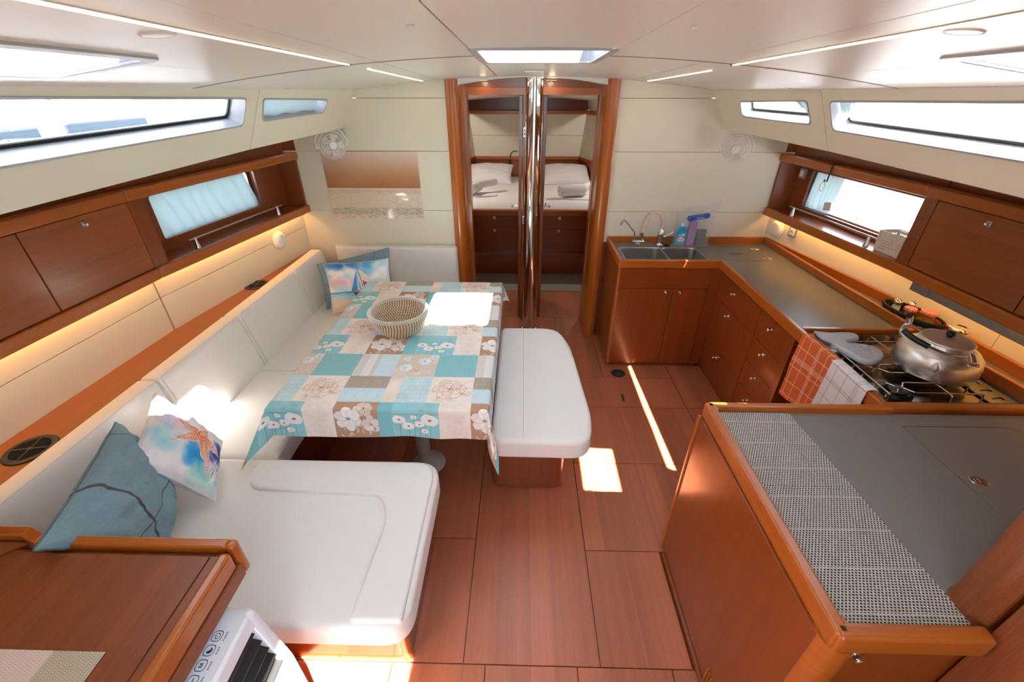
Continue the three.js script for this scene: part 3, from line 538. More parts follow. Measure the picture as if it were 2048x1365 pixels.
function softNormals(g) { // smooth the shading over a small crease angle
  const p = g.attributes.position, map = new Map(), fn = [], a = V3(), b = V3(), c = V3();
  const key = (i) => Math.round(p.getX(i) * 2e4) + ',' + Math.round(p.getY(i) * 2e4) + ',' + Math.round(p.getZ(i) * 2e4);
  for (let i = 0; i < p.count; i += 3) { a.fromBufferAttribute(p, i); b.fromBufferAttribute(p, i + 1); c.fromBufferAttribute(p, i + 2); const n = b.clone().sub(a).cross(c.clone().sub(a)), ar = n.length(); n.normalize(); fn.push(n); for (let k = 0; k < 3; k++) { const q = key(i + k); if (!map.has(q)) map.set(q, []); map.get(q).push([n, ar]); } }
  const N = g.attributes.normal;
  for (let i = 0; i < p.count; i++) { const f = fn[(i / 3) | 0], s = V3(); for (const [n, ar] of map.get(key(i))) if (n.dot(f) > 0.55) s.addScaledVector(n, ar); if (s.lengthSq() > 0) { s.normalize(); N.setXYZ(i, s.x, s.y, s.z); } }
  return g;
}
// ---------- bench in the gangway ----------
{
  const t = thing('pedestal', 'varnished wooden pedestal with a dark finger slot under the loose bench cushion', 'pedestal');
  part(t, 'body', slab([[-0.15, -2.55, 0.05], [0.25, -2.55, 0.05], [0.25, -1.70, 0.045], [-0.15, -1.70, 0.045]], 0.012, 0.402, { b: 0.003, g: 'y', cs: 10 }), M.front);
  part(t, 'plinth', slab([[-0.135, -2.53, 0.05], [0.235, -2.53, 0.05], [0.235, -1.715, 0.045], [-0.135, -1.715, 0.045]], 0, 0.014), M.front);
  part(t, 'finger_slot', bb(0.02, 0.145, 0.355, 0.378, -1.701, -1.698), M.black);
  const c = thing('bench_cushion', 'cream bench cushion with rounded corners on a wooden pedestal in the gangway', 'cushion');
  const pts = [[-0.14, -2.675, 0.06], [0.255, -2.675, 0.11], [0.335, -2.40, 0.2], [0.378, -1.72, 0.1], [0.345, -1.53, 0.1], [-0.14, -1.535, 0.06]];
  part(c, 'cover', softNormals(slab(pts, 0.402, 0.522, { b: 0.026, bs: 5, cs: 10 })), M.fabric);
  part(c, 'piping', [pipe([[-0.12, 0.512, -1.545], [0.28, 0.512, -1.543], [0.335, 0.512, -1.58], [0.358, 0.512, -1.68], [0.366, 0.512, -1.78], [0.325, 0.512, -2.40], [0.29, 0.512, -2.55], [0.245, 0.512, -2.645], [0.15, 0.512, -2.668], [-0.12, 0.512, -2.668]], 0.0028), pipe([[0.02, 0.524, -2.66], [0.02, 0.5245, -1.55]], 0.0016)], M.piping);
}
// ---------- table and cloth ----------
const TB = { x1: -0.147, z0: -2.935, z1: -1.49, y: 0.748, xl: (z) => lerp(-1.132, -1.142, (z + 2.935) / 1.445) };
{
  const X = -0.58, Z = -1.90, t = thing('dining_table', 'dining table on grey metal pedestals under the patchwork cloth', 'table', [X, 0, Z]);
  part(t, 'table_top', slab([[TB.xl(TB.z0) - X + 0.006, TB.z0 - Z + 0.006, 0.03], [TB.x1 - X - 0.006, TB.z0 - Z + 0.006, 0.03], [TB.x1 - X - 0.006, TB.z1 - Z - 0.006, 0.03], [TB.xl(TB.z1) - X + 0.006, TB.z1 - Z - 0.006, 0.03]], 0.715, 0.745, { b: 0.003, g: 'z' }), M.front);
  for (const z of [0, -0.66]) {
    part(t, 'leg', lathe([[0.04, 0.02], [0.04, 0.4], [0.05, 0.42], [0.05, 0.715]], 32).translate(0, 0, z), M.leg);
    part(t, 'foot', lathe([[0, 0.0], [0.10, 0.0], [0.10, 0.012], [0.092, 0.024], [0.05, 0.045], [0.042, 0.07], [0, 0.07]], 40).translate(0.03, 0, z + 0.025), M.leg);
  }
}

// ---------- printed textiles ----------
function wash(g, x, y, w, h, c, n = 40, a = 0.12) { // uneven watercolour ground inside a clipped rectangle
  for (let i = 0; i < n; i++) { const k = rr(0.82, 1.18), cx = x + rnd() * w, cy = y + rnd() * h, r = rr(0.05, 0.3) * Math.max(w, h), q = g.createRadialGradient(cx, cy, 0, cx, cy, r); q.addColorStop(0, rgb(c, k, a)); q.addColorStop(1, rgb(c, k, 0)); g.fillStyle = q; g.fillRect(x, y, w, h); }
}
function clipRect(g, x, y, w, h, f) { g.save(); g.beginPath(); g.rect(x, y, w, h); g.clip(); f(); g.restore(); }
function threads(g, x, y, w, h, c, n, vertical, a = 0.25) { for (let i = 0; i < n; i++) { g.fillStyle = rgb(c, rr(0.75, 1.25), rr(0.05, a)); if (vertical) g.fillRect(x + rnd() * w, y + rnd() * h, 1.2, rr(10, 80)); else g.fillRect(x + rnd() * w, y + rnd() * h, rr(10, 80), 1.2); } }
function bloom(g, cx, cy, r, o) { // a flower of overlapping petals
  for (let ring = 0; ring < o.rings; ring++) {
    const n = o.petals - ring, rad = r * (1 - ring * 0.28), ph = (o.ph || 0) + ring * 0.6;
    for (let i = 0; i < n; i++) {
      const a = ph + i / n * Math.PI * 2, l = rad * rr(0.85, 1.1), wd = rad * rr(0.45, 0.6);
      g.save(); g.translate(cx, cy); g.rotate(a); g.beginPath(); g.moveTo(0, 0);
      g.bezierCurveTo(l * 0.2, -wd, l * 0.9, -wd, l, -wd * 0.15); g.bezierCurveTo(l * 0.96, 0, l * 0.98, wd * 0.2, l * 0.94, wd * 0.35); g.bezierCurveTo(l * 0.8, wd, l * 0.2, wd * 0.8, 0, 0);
      g.fillStyle = rgb(o.fill, rr(0.94, 1.04), o.fa ?? 0.92); g.fill(); g.strokeStyle = rgb(o.line, 1, o.la ?? 0.75); g.lineWidth = o.lw || 2; g.stroke();
      for (let k = -1; k <= 1; k++) { g.beginPath(); g.moveTo(l * 0.1, 0); g.quadraticCurveTo(l * 0.4, wd * 0.3 * k, l * 0.75, wd * 0.35 * k); g.strokeStyle = rgb(o.line, 1, 0.25); g.lineWidth = 1; g.stroke(); }
      g.restore();
    }
  }
  g.fillStyle = rgb(o.heart || o.line, 1, 0.9); for (let i = 0; i < 16; i++) { const a = rnd() * 6.3, d = rnd() * r * 0.18; g.beginPath(); g.arc(cx + Math.cos(a) * d, cy + Math.sin(a) * d, r * 0.035, 0, 7); g.fill(); }
}
function leaf(g, x, y, l, a, c, al = 0.6) { g.save(); g.translate(x, y); g.rotate(a); g.beginPath(); g.moveTo(0, 0); g.quadraticCurveTo(l * 0.5, -l * 0.28, l, 0); g.quadraticCurveTo(l * 0.5, l * 0.28, 0, 0); g.fillStyle = rgb(c, rr(0.9, 1.1), al); g.fill(); g.strokeStyle = rgb(c, 0.7, al); g.lineWidth = 1.2; g.beginPath(); g.moveTo(0, 0); g.lineTo(l, 0); g.stroke(); g.restore(); }
const clothCanvas = canvas(1240, 1220, (g, W, H) => {
  const S = 2000, TEAL = [152, 204, 210], PALE = [200, 222, 230], BEIGE = [242, 230, 220], BROWN = [184, 142, 114], TAN = [218, 201, 184], WHITE = [246, 243, 240], RUST = [176, 112, 78], LINEN = [176, 164, 148], BLUE = [96, 152, 190];
  g.fillStyle = rgb(BEIGE); g.fillRect(0, 0, W, H);
  const R = (x0, x1, row, f, y0 = 0, y1 = 1) => { for (const d of [0, -0.62]) { const x = (x0 + d) * S, w = (x1 - x0) * S, y = H - (row + y1) * H / 3, h = (y1 - y0) * H / 3; if (x + w > 0 && x < W) clipRect(g, x, y, w, h, () => f(x, y, w, h)); } };
  const fillR = (c, x, y, w, h) => { g.fillStyle = rgb(c); g.fillRect(x, y, w, h); };
  // row 0 (nearest): poppies, lattice, brown flowers, teal strip
  const poppies = (x, y, w, h) => {
    fillR(TEAL, x, y, w, h); wash(g, x, y, w, h, [130, 196, 202], 30, 0.35);
    for (let i = 0; i < 16; i++) { g.fillStyle = rgb([190, 226, 228], 1, 0.14); g.fillRect(x, y + rnd() * h * 0.4, w, rr(2, 12)); }
    g.fillStyle = rgb([50, 130, 142], 1, 0.5); g.fillRect(x, y + h * 0.36, w, 6);
    for (let i = 0; i < 260; i++) { g.fillStyle = rgb([228, 240, 240], 1, rr(0.1, 0.5)); g.fillRect(x + rnd() * w, y + h * rr(0.42, 1), rr(1, 3), rr(4, 22)); }
    for (const [px, py, r] of [[0.14, 0.52, 0.14], [0.33, 0.7, 0.135], [0.57, 0.64, 0.11], [0.8, 0.52, 0.19], [0.46, 0.45, 0.07], [0.68, 0.82, 0.08]]) {
      const cx = x + px * w, cy = y + py * h, q = r * w;
      g.strokeStyle = rgb([70, 110, 116]); g.lineWidth = 2.5; g.beginPath(); g.moveTo(cx, cy); g.quadraticCurveTo(cx + 8, cy + h * 0.2, cx - 4, y + h); g.stroke();
      g.fillStyle = rgb(WHITE); g.beginPath(); g.ellipse(cx, cy, q, q * 0.72, rr(-0.2, 0.2), 0, 7); g.fill(); g.beginPath(); g.ellipse(cx - q * 0.4, cy - q * 0.1, q * 0.6, q * 0.75, 0.3, 0, 7); g.fill();
      g.strokeStyle = rgb([190, 190, 186]); g.lineWidth = 1.5; g.beginPath(); g.ellipse(cx, cy, q * 0.9, q * 0.6, 0, 0.2, 2.8); g.stroke();
      g.fillStyle = rgb(RUST); g.beginPath(); g.ellipse(cx, cy, q * 0.22, q * 0.15, 0, 0, 7); g.fill();
    }
  };
  R(0.475, 0.686, 0, poppies);
  const lattice = (x, y, w, h) => { fillR(BEIGE, x, y, w, h); wash(g, x, y, w, h, [240, 226, 214], 16, 0.3); g.strokeStyle = rgb(BROWN, 1, 0.22); g.lineWidth = 3; for (let i = 0; i < 40; i++) { const cx = x + rnd() * w, cy = y + rnd() * h; g.beginPath(); g.ellipse(cx, cy, 22, 12, rnd() < 0.5 ? 0.7 : -0.7, 0, 7); g.stroke(); } };
  R(0.066, 0.21, 0, lattice);
  const browns = (x, y, w, h) => {
    fillR(BROWN, x, y, w, h); wash(g, x, y, w, h, [190, 150, 122], 24, 0.3); threads(g, x, y, w, h, [220, 200, 184], 260, false, 0.5);
    for (let i = 0; i < 26; i++) leaf(g, x + rnd() * w, y + h * rr(0.6, 1), rr(30, 70), rr(-2.4, -0.6), [226, 210, 196], 0.75);
    bloom(g, x + w * 0.68, y + h * 0.22, w * 0.24, { petals: 6, rings: 2, fill: [232, 218, 206], line: [140, 96, 72], lw: 2 });
    bloom(g, x + w * 0.32, y + h * 0.5, w * 0.33, { petals: 6, rings: 1, fill: WHITE, line: [150, 112, 88], heart: [70, 108, 130], lw: 2, ph: 0.4 });
    bloom(g, x + w * 0.82, y + h * 0.64, w * 0.24, { petals: 5, rings: 1, fill: [240, 230, 222], line: [150, 112, 88], lw: 2, ph: 0.9 });
    for (let i = 0; i < 5; i++) leaf(g, x + w * rr(0.1, 0.9), y + h * rr(0.7, 0.85), 40, rr(0, 3), [110, 140, 150], 0.8);
  };
  R(0.21, 0.41, 0, browns);
  R(0.41, 0.475, 0, (x, y, w, h) => { fillR([130, 194, 202], x, y, w, h); threads(g, x, y, w, h, TEAL, 160, false, 0.4); });
  // row 1: brown line flower, linen over pale blue, beige, damask
  R(0, 0.205, 1, (x, y, w, h) => {
    fillR([244, 233, 225], x, y, w, h); for (let i = 0; i < 14; i++) { g.fillStyle = rgb(RUST, 1, 0.12); g.beginPath(); g.ellipse(x + w * rr(0.1, 0.9), y + h * rr(0.3, 0.95), w * 0.16, h * 0.05, rr(-0.3, 0.3), 0, 7); g.fill(); }
    for (let i = 0; i < 7; i++) leaf(g, x + w * 0.45, y + h * 0.55, w * rr(0.3, 0.45), i * 0.95 + 0.3, [206, 164, 138], 0.5);
    bloom(g, x + w * 0.47, y + h * 0.48, w * 0.38, { petals: 6, rings: 3, fill: [242, 228, 216], line: RUST, lw: 3, fa: 0.85, la: 0.9 });
    g.strokeStyle = rgb(RUST, 1, 0.9); g.lineWidth = 3; for (const q of [-0.3, 0, 0.25]) { g.beginPath(); g.moveTo(x + w * 0.6, y + h * 0.5); g.quadraticCurveTo(x + w * 0.8, y + h * (0.5 + q), x + w * 0.98, y + h * (0.42 + q)); g.stroke(); }
  });
  R(0.205, 0.41, 1, (x, y, w, h) => { fillR(LINEN, x, y, w, h); threads(g, x, y, w, h, [140, 126, 108], 500, false, 0.5); threads(g, x, y, w, h, [220, 212, 200], 300, true, 0.4); }, 0.52, 1);
  R(0.205, 0.41, 1, (x, y, w, h) => { fillR([200, 226, 236], x, y, w, h); g.strokeStyle = rgb([230, 243, 247], 1, 0.7); g.lineWidth = 5; for (let i = 0; i < 8; i++) for (let j = 1; j < 4; j++) { g.beginPath(); g.arc(x + (i + 0.5) * w / 4, y + h * 0.5, j * 26, 0, 7); g.stroke(); } }, 0, 0.52);
  R(0.41, 0.475, 1, (x, y, w, h) => { fillR([238, 222, 210], x, y, w, h); wash(g, x, y, w, h, BEIGE, 10, 0.4); });
  R(0.475, 0.62, 1, (x, y, w, h) => {
    fillR([196, 224, 231], x, y, w, h); wash(g, x, y, w, h, [166, 210, 218], 20, 0.25); g.strokeStyle = rgb([236, 246, 248], 1, 0.85); g.lineWidth = 4;
    for (let i = -1; i < 5; i++) for (let j = -1; j < 7; j++) { const cx = x + (i + (j % 2) * 0.5) * 78, cy = y + j * 62; g.save(); g.translate(cx, cy); for (let k = 0; k < 4; k++) { g.rotate(Math.PI / 2); g.beginPath(); g.moveTo(0, 0); g.bezierCurveTo(14, -16, 30, -14, 38, 0); g.bezierCurveTo(30, 14, 14, 16, 0, 0); g.stroke(); } g.restore(); }
  });
  // row 2: teal weave, lace stripes, pale blue, roses on tan
  R(0, 0.205, 2, (x, y, w, h) => { fillR([140, 196, 202], x, y, w, h); threads(g, x, y, w, h, [104, 172, 180], 700, true, 0.5); threads(g, x, y, w, h, [150, 210, 214], 400, true, 0.4); });
  R(0.205, 0.31, 2, (x, y, w, h) => { fillR([214, 206, 196], x, y, w, h); g.fillStyle = rgb([232, 232, 228]); g.fillRect(x + w * 0.4, y, w * 0.42, h); g.fillStyle = rgb([240, 238, 234]); for (let i = 0; i < 5; i++) for (let j = 0; j < 40; j++) { g.beginPath(); g.arc(x + 10 + i * 15, y + j * 11, 3.4, 0, 7); g.fill(); } });
  R(0.31, 0.41, 2, (x, y, w, h) => { fillR([202, 226, 236], x, y, w, h); g.strokeStyle = rgb([226, 240, 246], 1, 0.8); g.lineWidth = 3; for (let i = 0; i < 30; i++) { g.beginPath(); g.arc(x + rnd() * w, y + rnd() * h, rr(8, 24), 0, 5); g.stroke(); } });
  R(0.41, 0.62, 2, (x, y, w, h) => {
    fillR(TAN, x, y, w, h); wash(g, x, y, w, h, [228, 214, 200], 14, 0.4);
    for (let i = 0; i < 30; i++) leaf(g, x + rnd() * w, y + rnd() * h, rr(18, 46), rnd() * 6.3, rnd() < 0.4 ? [150, 180, 196] : [238, 232, 226], 0.8);
    bloom(g, x + w * 0.5, y + h * 0.72, w * 0.13, { petals: 5, rings: 2, fill: [226, 206, 190], line: RUST, lw: 2 });
    for (const [a, b, r, p] of [[0.66, 0.32, 0.19, 0], [0.24, 0.62, 0.17, 1], [0.2, 0.2, 0.11, 2], [0.88, 0.14, 0.12, 0.5], [0.84, 0.78, 0.07, 0]]) bloom(g, x + w * a, y + h * b, w * r, { petals: 7, rings: 3, fill: [238, 242, 244], line: [150, 184, 206], heart: BLUE, lw: 2, ph: p });
    for (let i = 0; i < 10; i++) { g.fillStyle = rgb(BLUE, 1, 0.7); g.beginPath(); g.arc(x + rnd() * w, y + rnd() * h, 5, 0, 7); g.fill(); }
  });
  // printed linen grain over all
  for (let i = 0; i < 9000; i++) { g.fillStyle = rnd() < 0.5 ? 'rgba(255,255,255,.10)' : 'rgba(90,80,70,.06)'; if (i % 2) g.fillRect(rnd() * W, rnd() * H, rr(4, 26), 1); else g.fillRect(rnd() * W, rnd() * H, 1, rr(4, 26)); }
});
{
  const drop = 0.158, y0 = 0.7515, W = 0.62, Hh = 0.61;
  const r2 = 0.012;
  const f = (u, v) => {
    // cloth coordinates: cx across, cz along, with the overhang beyond the table edge
    const zt = lerp(TB.z0 - drop, TB.z1 + drop, v), z = clamp(zt, TB.z0, TB.z1), dz = zt - z, xl = TB.xl(z);
    const xt = lerp(xl - drop, TB.x1 + drop, u), x = clamp(xt, xl, TB.x1), dx = xt - x;
    if (!dx && !dz) return [x, y0 + 0.0008 * nz(x * 14, z * 14, 3), z];
    const r = Math.hypot(dx, dz), ang = Math.atan2(Math.abs(dz), Math.abs(dx)), c = Math.sin(2 * ang);
    const wave = 0.010 * nz((dx ? z : x) * 6.2 + 2, 1.3 + (dx ? 9 : 2), 0.5) * (r / drop) * (1 - c);
    const bend = Math.min(r, r2), past = r - bend;
    let out = bend * 0.8 + past * (0.12 + 0.30 * c * c) + wave + 0.012 * Math.sin(ang * 6) * c * (r / drop), down = bend * 0.45 + past * (0.985 - 0.04 * c);
    if (dx > 0 && dz === 0) { out = bend * 0.8 + past * 0.02; } // right side hangs against the bench cushion
    if (dz > 0 && dx) out += 0.05 * c * (r / drop);
    const ux = r ? Math.abs(dx) / r : 0, uz = r ? Math.abs(dz) / r : 0;
    const lead = dz > 0 ? 0.05 * c * (r / drop) ** 1.5 : 0, hem = dz > 0 && !dx ? 0.012 * nz(x * 5, 7.7) * (r / drop) : 0;
    return [x + Math.sign(dx) * out * ux * (dz > 0 ? (dx > 0 ? 0.55 : 0.7) : 1), y0 - down + hem, z + Math.sign(dz) * out * uz + lead];
  };
  const uvf = (u, v) => { const zt = lerp(TB.z0 - drop, TB.z1 + drop, v), z = clamp(zt, TB.z0, TB.z1), xt = lerp(TB.xl(z) - drop, TB.x1 + drop, u); return [(xt + 1.05) / W, (-zt - 1.33) / Hh]; };
  const clothT = tex(clothCanvas);
  const m = phys({ map: clothT, roughness: 0.72, bumpMap: tex(weaveCanvas(134, 122, 4), { color: false, size: [0.2, 0.2] }), bumpScale: 0.0002 });
  single('tablecloth', sheet(110, 130, f, [0, -1, 0], 0.0009, uvf), m, 'patchwork tablecloth with teal, beige and brown floral squares, its corners hanging over the table', 'tablecloth');
}
const teal = [122, 154, 168];
function linenCanvas(lines) {
  return canvas(1024, 1024, (g, w, h) => {
    g.fillStyle = rgb(teal); g.fillRect(0, 0, w, h);
    for (let i = 0; i < 26000; i++) { g.fillStyle = rgb(teal, rr(0.72, 1.28), rr(0.1, 0.45)); if (i % 2) g.fillRect(rnd() * w, rnd() * h, rr(4, 30), 1.3); else g.fillRect(rnd() * w, rnd() * h, 1.3, rr(4, 30)); }
    for (const [x0, y0, x1, y1, x2, y2, x3, y3, lw] of lines) for (let k = 0; k < 3; k++) { g.strokeStyle = `rgba(74,62,64,${0.45})`; g.lineWidth = lw * (1 - k * 0.2); g.beginPath(); g.moveTo(x0 * w, y0 * h); g.bezierCurveTo(x1 * w, y1 * h, x2 * w, y2 * h, x3 * w, y3 * h); g.stroke(); }
  });
}
const boatCanvas = canvas(1024, 1024, (g, w, h) => {
  g.fillStyle = '#f2f0f2'; g.fillRect(0, 0, w, h);
  const blob = (x, y, r, c, a) => { const q = g.createRadialGradient(x, y, 0, x, y, r); q.addColorStop(0, rgb(c, 1, a)); q.addColorStop(0.6, rgb(c, 1, a * 0.6)); q.addColorStop(1, rgb(c, 1, 0)); g.fillStyle = q; g.fillRect(x - r, y - r, 2 * r, 2 * r); };
  for (let i = 0; i < 26; i++) blob(rnd() * w, rnd() * 300, rr(80, 220), [110, 190, 230], 0.28);
  for (let i = 0; i < 12; i++) blob(rnd() * 520, rnd() * 90, rr(50, 130), [40, 110, 205], 0.5);
  for (let i = 0; i < 10; i++) blob(rr(450, 800), rr(0, 120), rr(50, 120), [60, 150, 225], 0.35);
  for (let i = 0; i < 26; i++) blob(rr(80, 480), rr(180, 420), rr(40, 100), [252, 246, 238], 0.8);
  for (let i = 0; i < 14; i++) blob(rr(60, 460), rr(360, 470), rr(40, 110), [224, 178, 214], 0.4);
  for (let i = 0; i < 10; i++) blob(rr(150, 600), rr(430, 540), rr(40, 90), [240, 214, 176], 0.5);
  for (let i = 0; i < 14; i++) blob(rr(700, 1000), rr(200, 520), rr(60, 150), [250, 248, 248], 0.7);
  for (let i = 0; i < 10; i++) blob(rr(100, 700), rr(520, 600), rr(50, 110), [150, 214, 230], 0.4);
  g.fillStyle = rgb([46, 118, 190]); g.fillRect(0, 600, w, 40); for (let i = 0; i < 60; i++) { const y = rr(600, 740); g.fillStyle = rgb(rnd() < 0.4 ? [238, 240, 244] : rnd() < 0.5 ? [70, 150, 210] : [110, 190, 220], 1, 0.6); g.beginPath(); g.ellipse(rnd() * w, y, rr(50, 190), rr(3, 12), 0, 0, 7); g.fill(); }
  for (let i = 0; i < 18; i++) blob(rnd() * w, rr(720, 800), rr(70, 150), [150, 206, 224], 0.4);
  g.fillStyle = rgb([228, 206, 190]); g.fillRect(0, 800, w, 224); for (let i = 0; i < 30; i++) blob(rnd() * w, rr(770, 1020), rr(50, 150), [236, 214, 196], 0.5);
  for (let i = 0; i < 16; i++) { g.strokeStyle = rgb([200, 150, 110], 1, 0.35); g.lineWidth = rr(2, 6); g.beginPath(); g.moveTo(rr(40, 300), rr(850, 1000)); g.quadraticCurveTo(rr(300, 500), rr(900, 1000), rr(400, 800), rr(880, 990)); g.stroke(); }
  g.fillStyle = rgb([214, 92, 60], 1, 0.8); g.beginPath(); g.ellipse(300, 962, 40, 16, 0.4, 0, 7); g.fill();
  // boat
  g.fillStyle = rgb([60, 62, 130]); g.beginPath(); g.moveTo(395, 640); g.lineTo(700, 620); g.bezierCurveTo(660, 720, 560, 730, 440, 720); g.closePath(); g.fill(); g.fillStyle = rgb([130, 60, 70]); g.beginPath(); g.moveTo(400, 640); g.lineTo(640, 628); g.lineTo(620, 650); g.lineTo(410, 660); g.fill();
  for (let i = 0; i < 8; i++) { g.fillStyle = rgb([40, 50, 120], 1, 0.5); g.beginPath(); g.ellipse(470 + i * 10, 740 + i * 7, 80, 6, 0, 0, 7); g.fill(); }
  g.strokeStyle = rgb([70, 60, 70]); g.lineWidth = 9; g.beginPath(); g.moveTo(585, 640); g.lineTo(512, 70); g.stroke(); g.lineWidth = 5; g.beginPath(); g.moveTo(410, 130); g.lineTo(520, 145); g.stroke();
  g.fillStyle = rgb([70, 150, 206]); g.beginPath(); g.moveTo(495, 210); g.lineTo(372, 620); g.lineTo(545, 612); g.closePath(); g.fill(); g.fillStyle = rgb([190, 220, 236]); g.beginPath(); g.moveTo(497, 240); g.lineTo(470, 610); g.lineTo(530, 610); g.closePath(); g.fill(); g.fillStyle = rgb([232, 130, 70]); g.beginPath(); g.moveTo(372, 620); g.quadraticCurveTo(450, 590, 545, 612); g.lineTo(530, 624); g.closePath(); g.fill();
  g.fillStyle = rgb([240, 222, 204]); g.beginPath(); g.moveTo(525, 150); g.bezierCurveTo(640, 260, 740, 420, 760, 560); g.lineTo(600, 610); g.closePath(); g.fill(); g.fillStyle = rgb([222, 74, 140]); g.beginPath(); g.moveTo(585, 410); g.lineTo(720, 520); g.lineTo(600, 600); g.closePath(); g.fill(); g.fillStyle = rgb([120, 90, 190], 1, 0.8); g.beginPath(); g.moveTo(575, 400); g.lineTo(640, 460); g.lineTo(600, 600); g.closePath(); g.fill();
});
const starCanvas = canvas(1024, 1024, (g, w, h) => {
  g.fillStyle = '#f1eef2'; g.fillRect(0, 0, w, h);
  const blob = (x, y, r, c, a) => { const q = g.createRadialGradient(x, y, 0, x, y, r); q.addColorStop(0, rgb(c, 1, a)); q.addColorStop(0.7, rgb(c, 1, a * 0.6)); q.addColorStop(1, rgb(c, 1, 0)); g.fillStyle = q; g.fillRect(x - r, y - r, 2 * r, 2 * r); };
  for (let i = 0; i < 26; i++) blob(rr(60, 520), rr(360, 820), rr(60, 150), [150, 214, 232], 0.32);
  for (let i = 0; i < 16; i++) blob(rr(120, 700), rr(80, 330), rr(60, 140), [236, 220, 200], 0.45);
  for (let i = 0; i < 10; i++) blob(rr(100, 420), rr(300, 460), rr(40, 110), [240, 204, 220], 0.4);
  for (let i = 0; i < 34; i++) blob(rr(520, 800), rr(560, 860), rr(40, 120), [40, 150, 220], 0.42);
  for (let i = 0; i < 30; i++) blob(rr(760, 1020), rr(280, 760), rr(40, 130), [50, 70, 160], 0.42);
  for (let i = 0; i < 20; i++) blob(rr(600, 1000), rr(780, 960), rr(50, 120), [150, 222, 214], 0.5);
  for (let i = 0; i < 14; i++) { g.strokeStyle = rgb([248, 248, 250], 1, 0.8); g.lineWidth = rr(4, 12); g.beginPath(); g.moveTo(rr(820, 1000), rr(560, 700)); g.quadraticCurveTo(rr(800, 1020), rr(700, 800), rr(780, 960), rr(820, 960)); g.stroke(); }
  const arms = [[2.45, 480, 60], [1.15, 520, 74], [-2.75, 420, 64], [-1.1, 230, 70], [0.15, 330, 66]];
  for (const [a, l, wd] of arms) {
    g.save(); g.translate(630, 400); g.rotate(a); g.beginPath(); g.moveTo(-10, -wd); g.bezierCurveTo(l * 0.4, -wd * 1.1, l * 0.7, -wd * 0.5, l, 0); g.bezierCurveTo(l * 0.7, wd * 0.5, l * 0.4, wd * 1.1, -10, wd); g.closePath();
    const q = g.createLinearGradient(0, 0, l, 0); q.addColorStop(0, rgb([236, 112, 70])); q.addColorStop(0.35, rgb([240, 170, 130])); q.addColorStop(0.7, rgb([240, 190, 210])); q.addColorStop(1, rgb([190, 170, 214])); g.fillStyle = q; g.fill(); g.strokeStyle = rgb([240, 236, 226]); g.lineWidth = 8; g.stroke();
    g.strokeStyle = rgb([232, 222, 180]); g.lineWidth = 12; g.beginPath(); g.moveTo(0, 0); g.quadraticCurveTo(l * 0.5, wd * 0.2, l * 0.85, 0); g.stroke();
    for (let i = 0; i < 60; i++) { const t = rnd(), u = rr(-0.8, 0.8) * wd * (1 - t); g.fillStyle = rgb([[226, 90, 60], [246, 220, 200], [206, 120, 160], [236, 150, 60]][i % 4], 1, 0.85); g.beginPath(); g.arc(t * l, u, rr(3, 8), 0, 7); g.fill(); }
    g.restore();
  }
});
const wrinkleBump = (seed) => tex(canvas(512, 512, (g, w, h) => { const im = g.createImageData(w, h); for (let y = 0; y < h; y++) for (let x = 0; x < w; x++) { const u = x / w * 7, v = y / h * 7, k = 128 + 70 * nz(u * 0.8 + nz(v, u, seed) * 1.2, v * 0.8, seed) + 34 * nz(u * 2.4, v * 2.4, seed + 4) + rr(-9, 9), i = (y * w + x) * 4; im.data[i] = im.data[i + 1] = im.data[i + 2] = k; im.data[i + 3] = 255; } g.putImageData(im, 0, 0); }), { color: false, clamp: true });
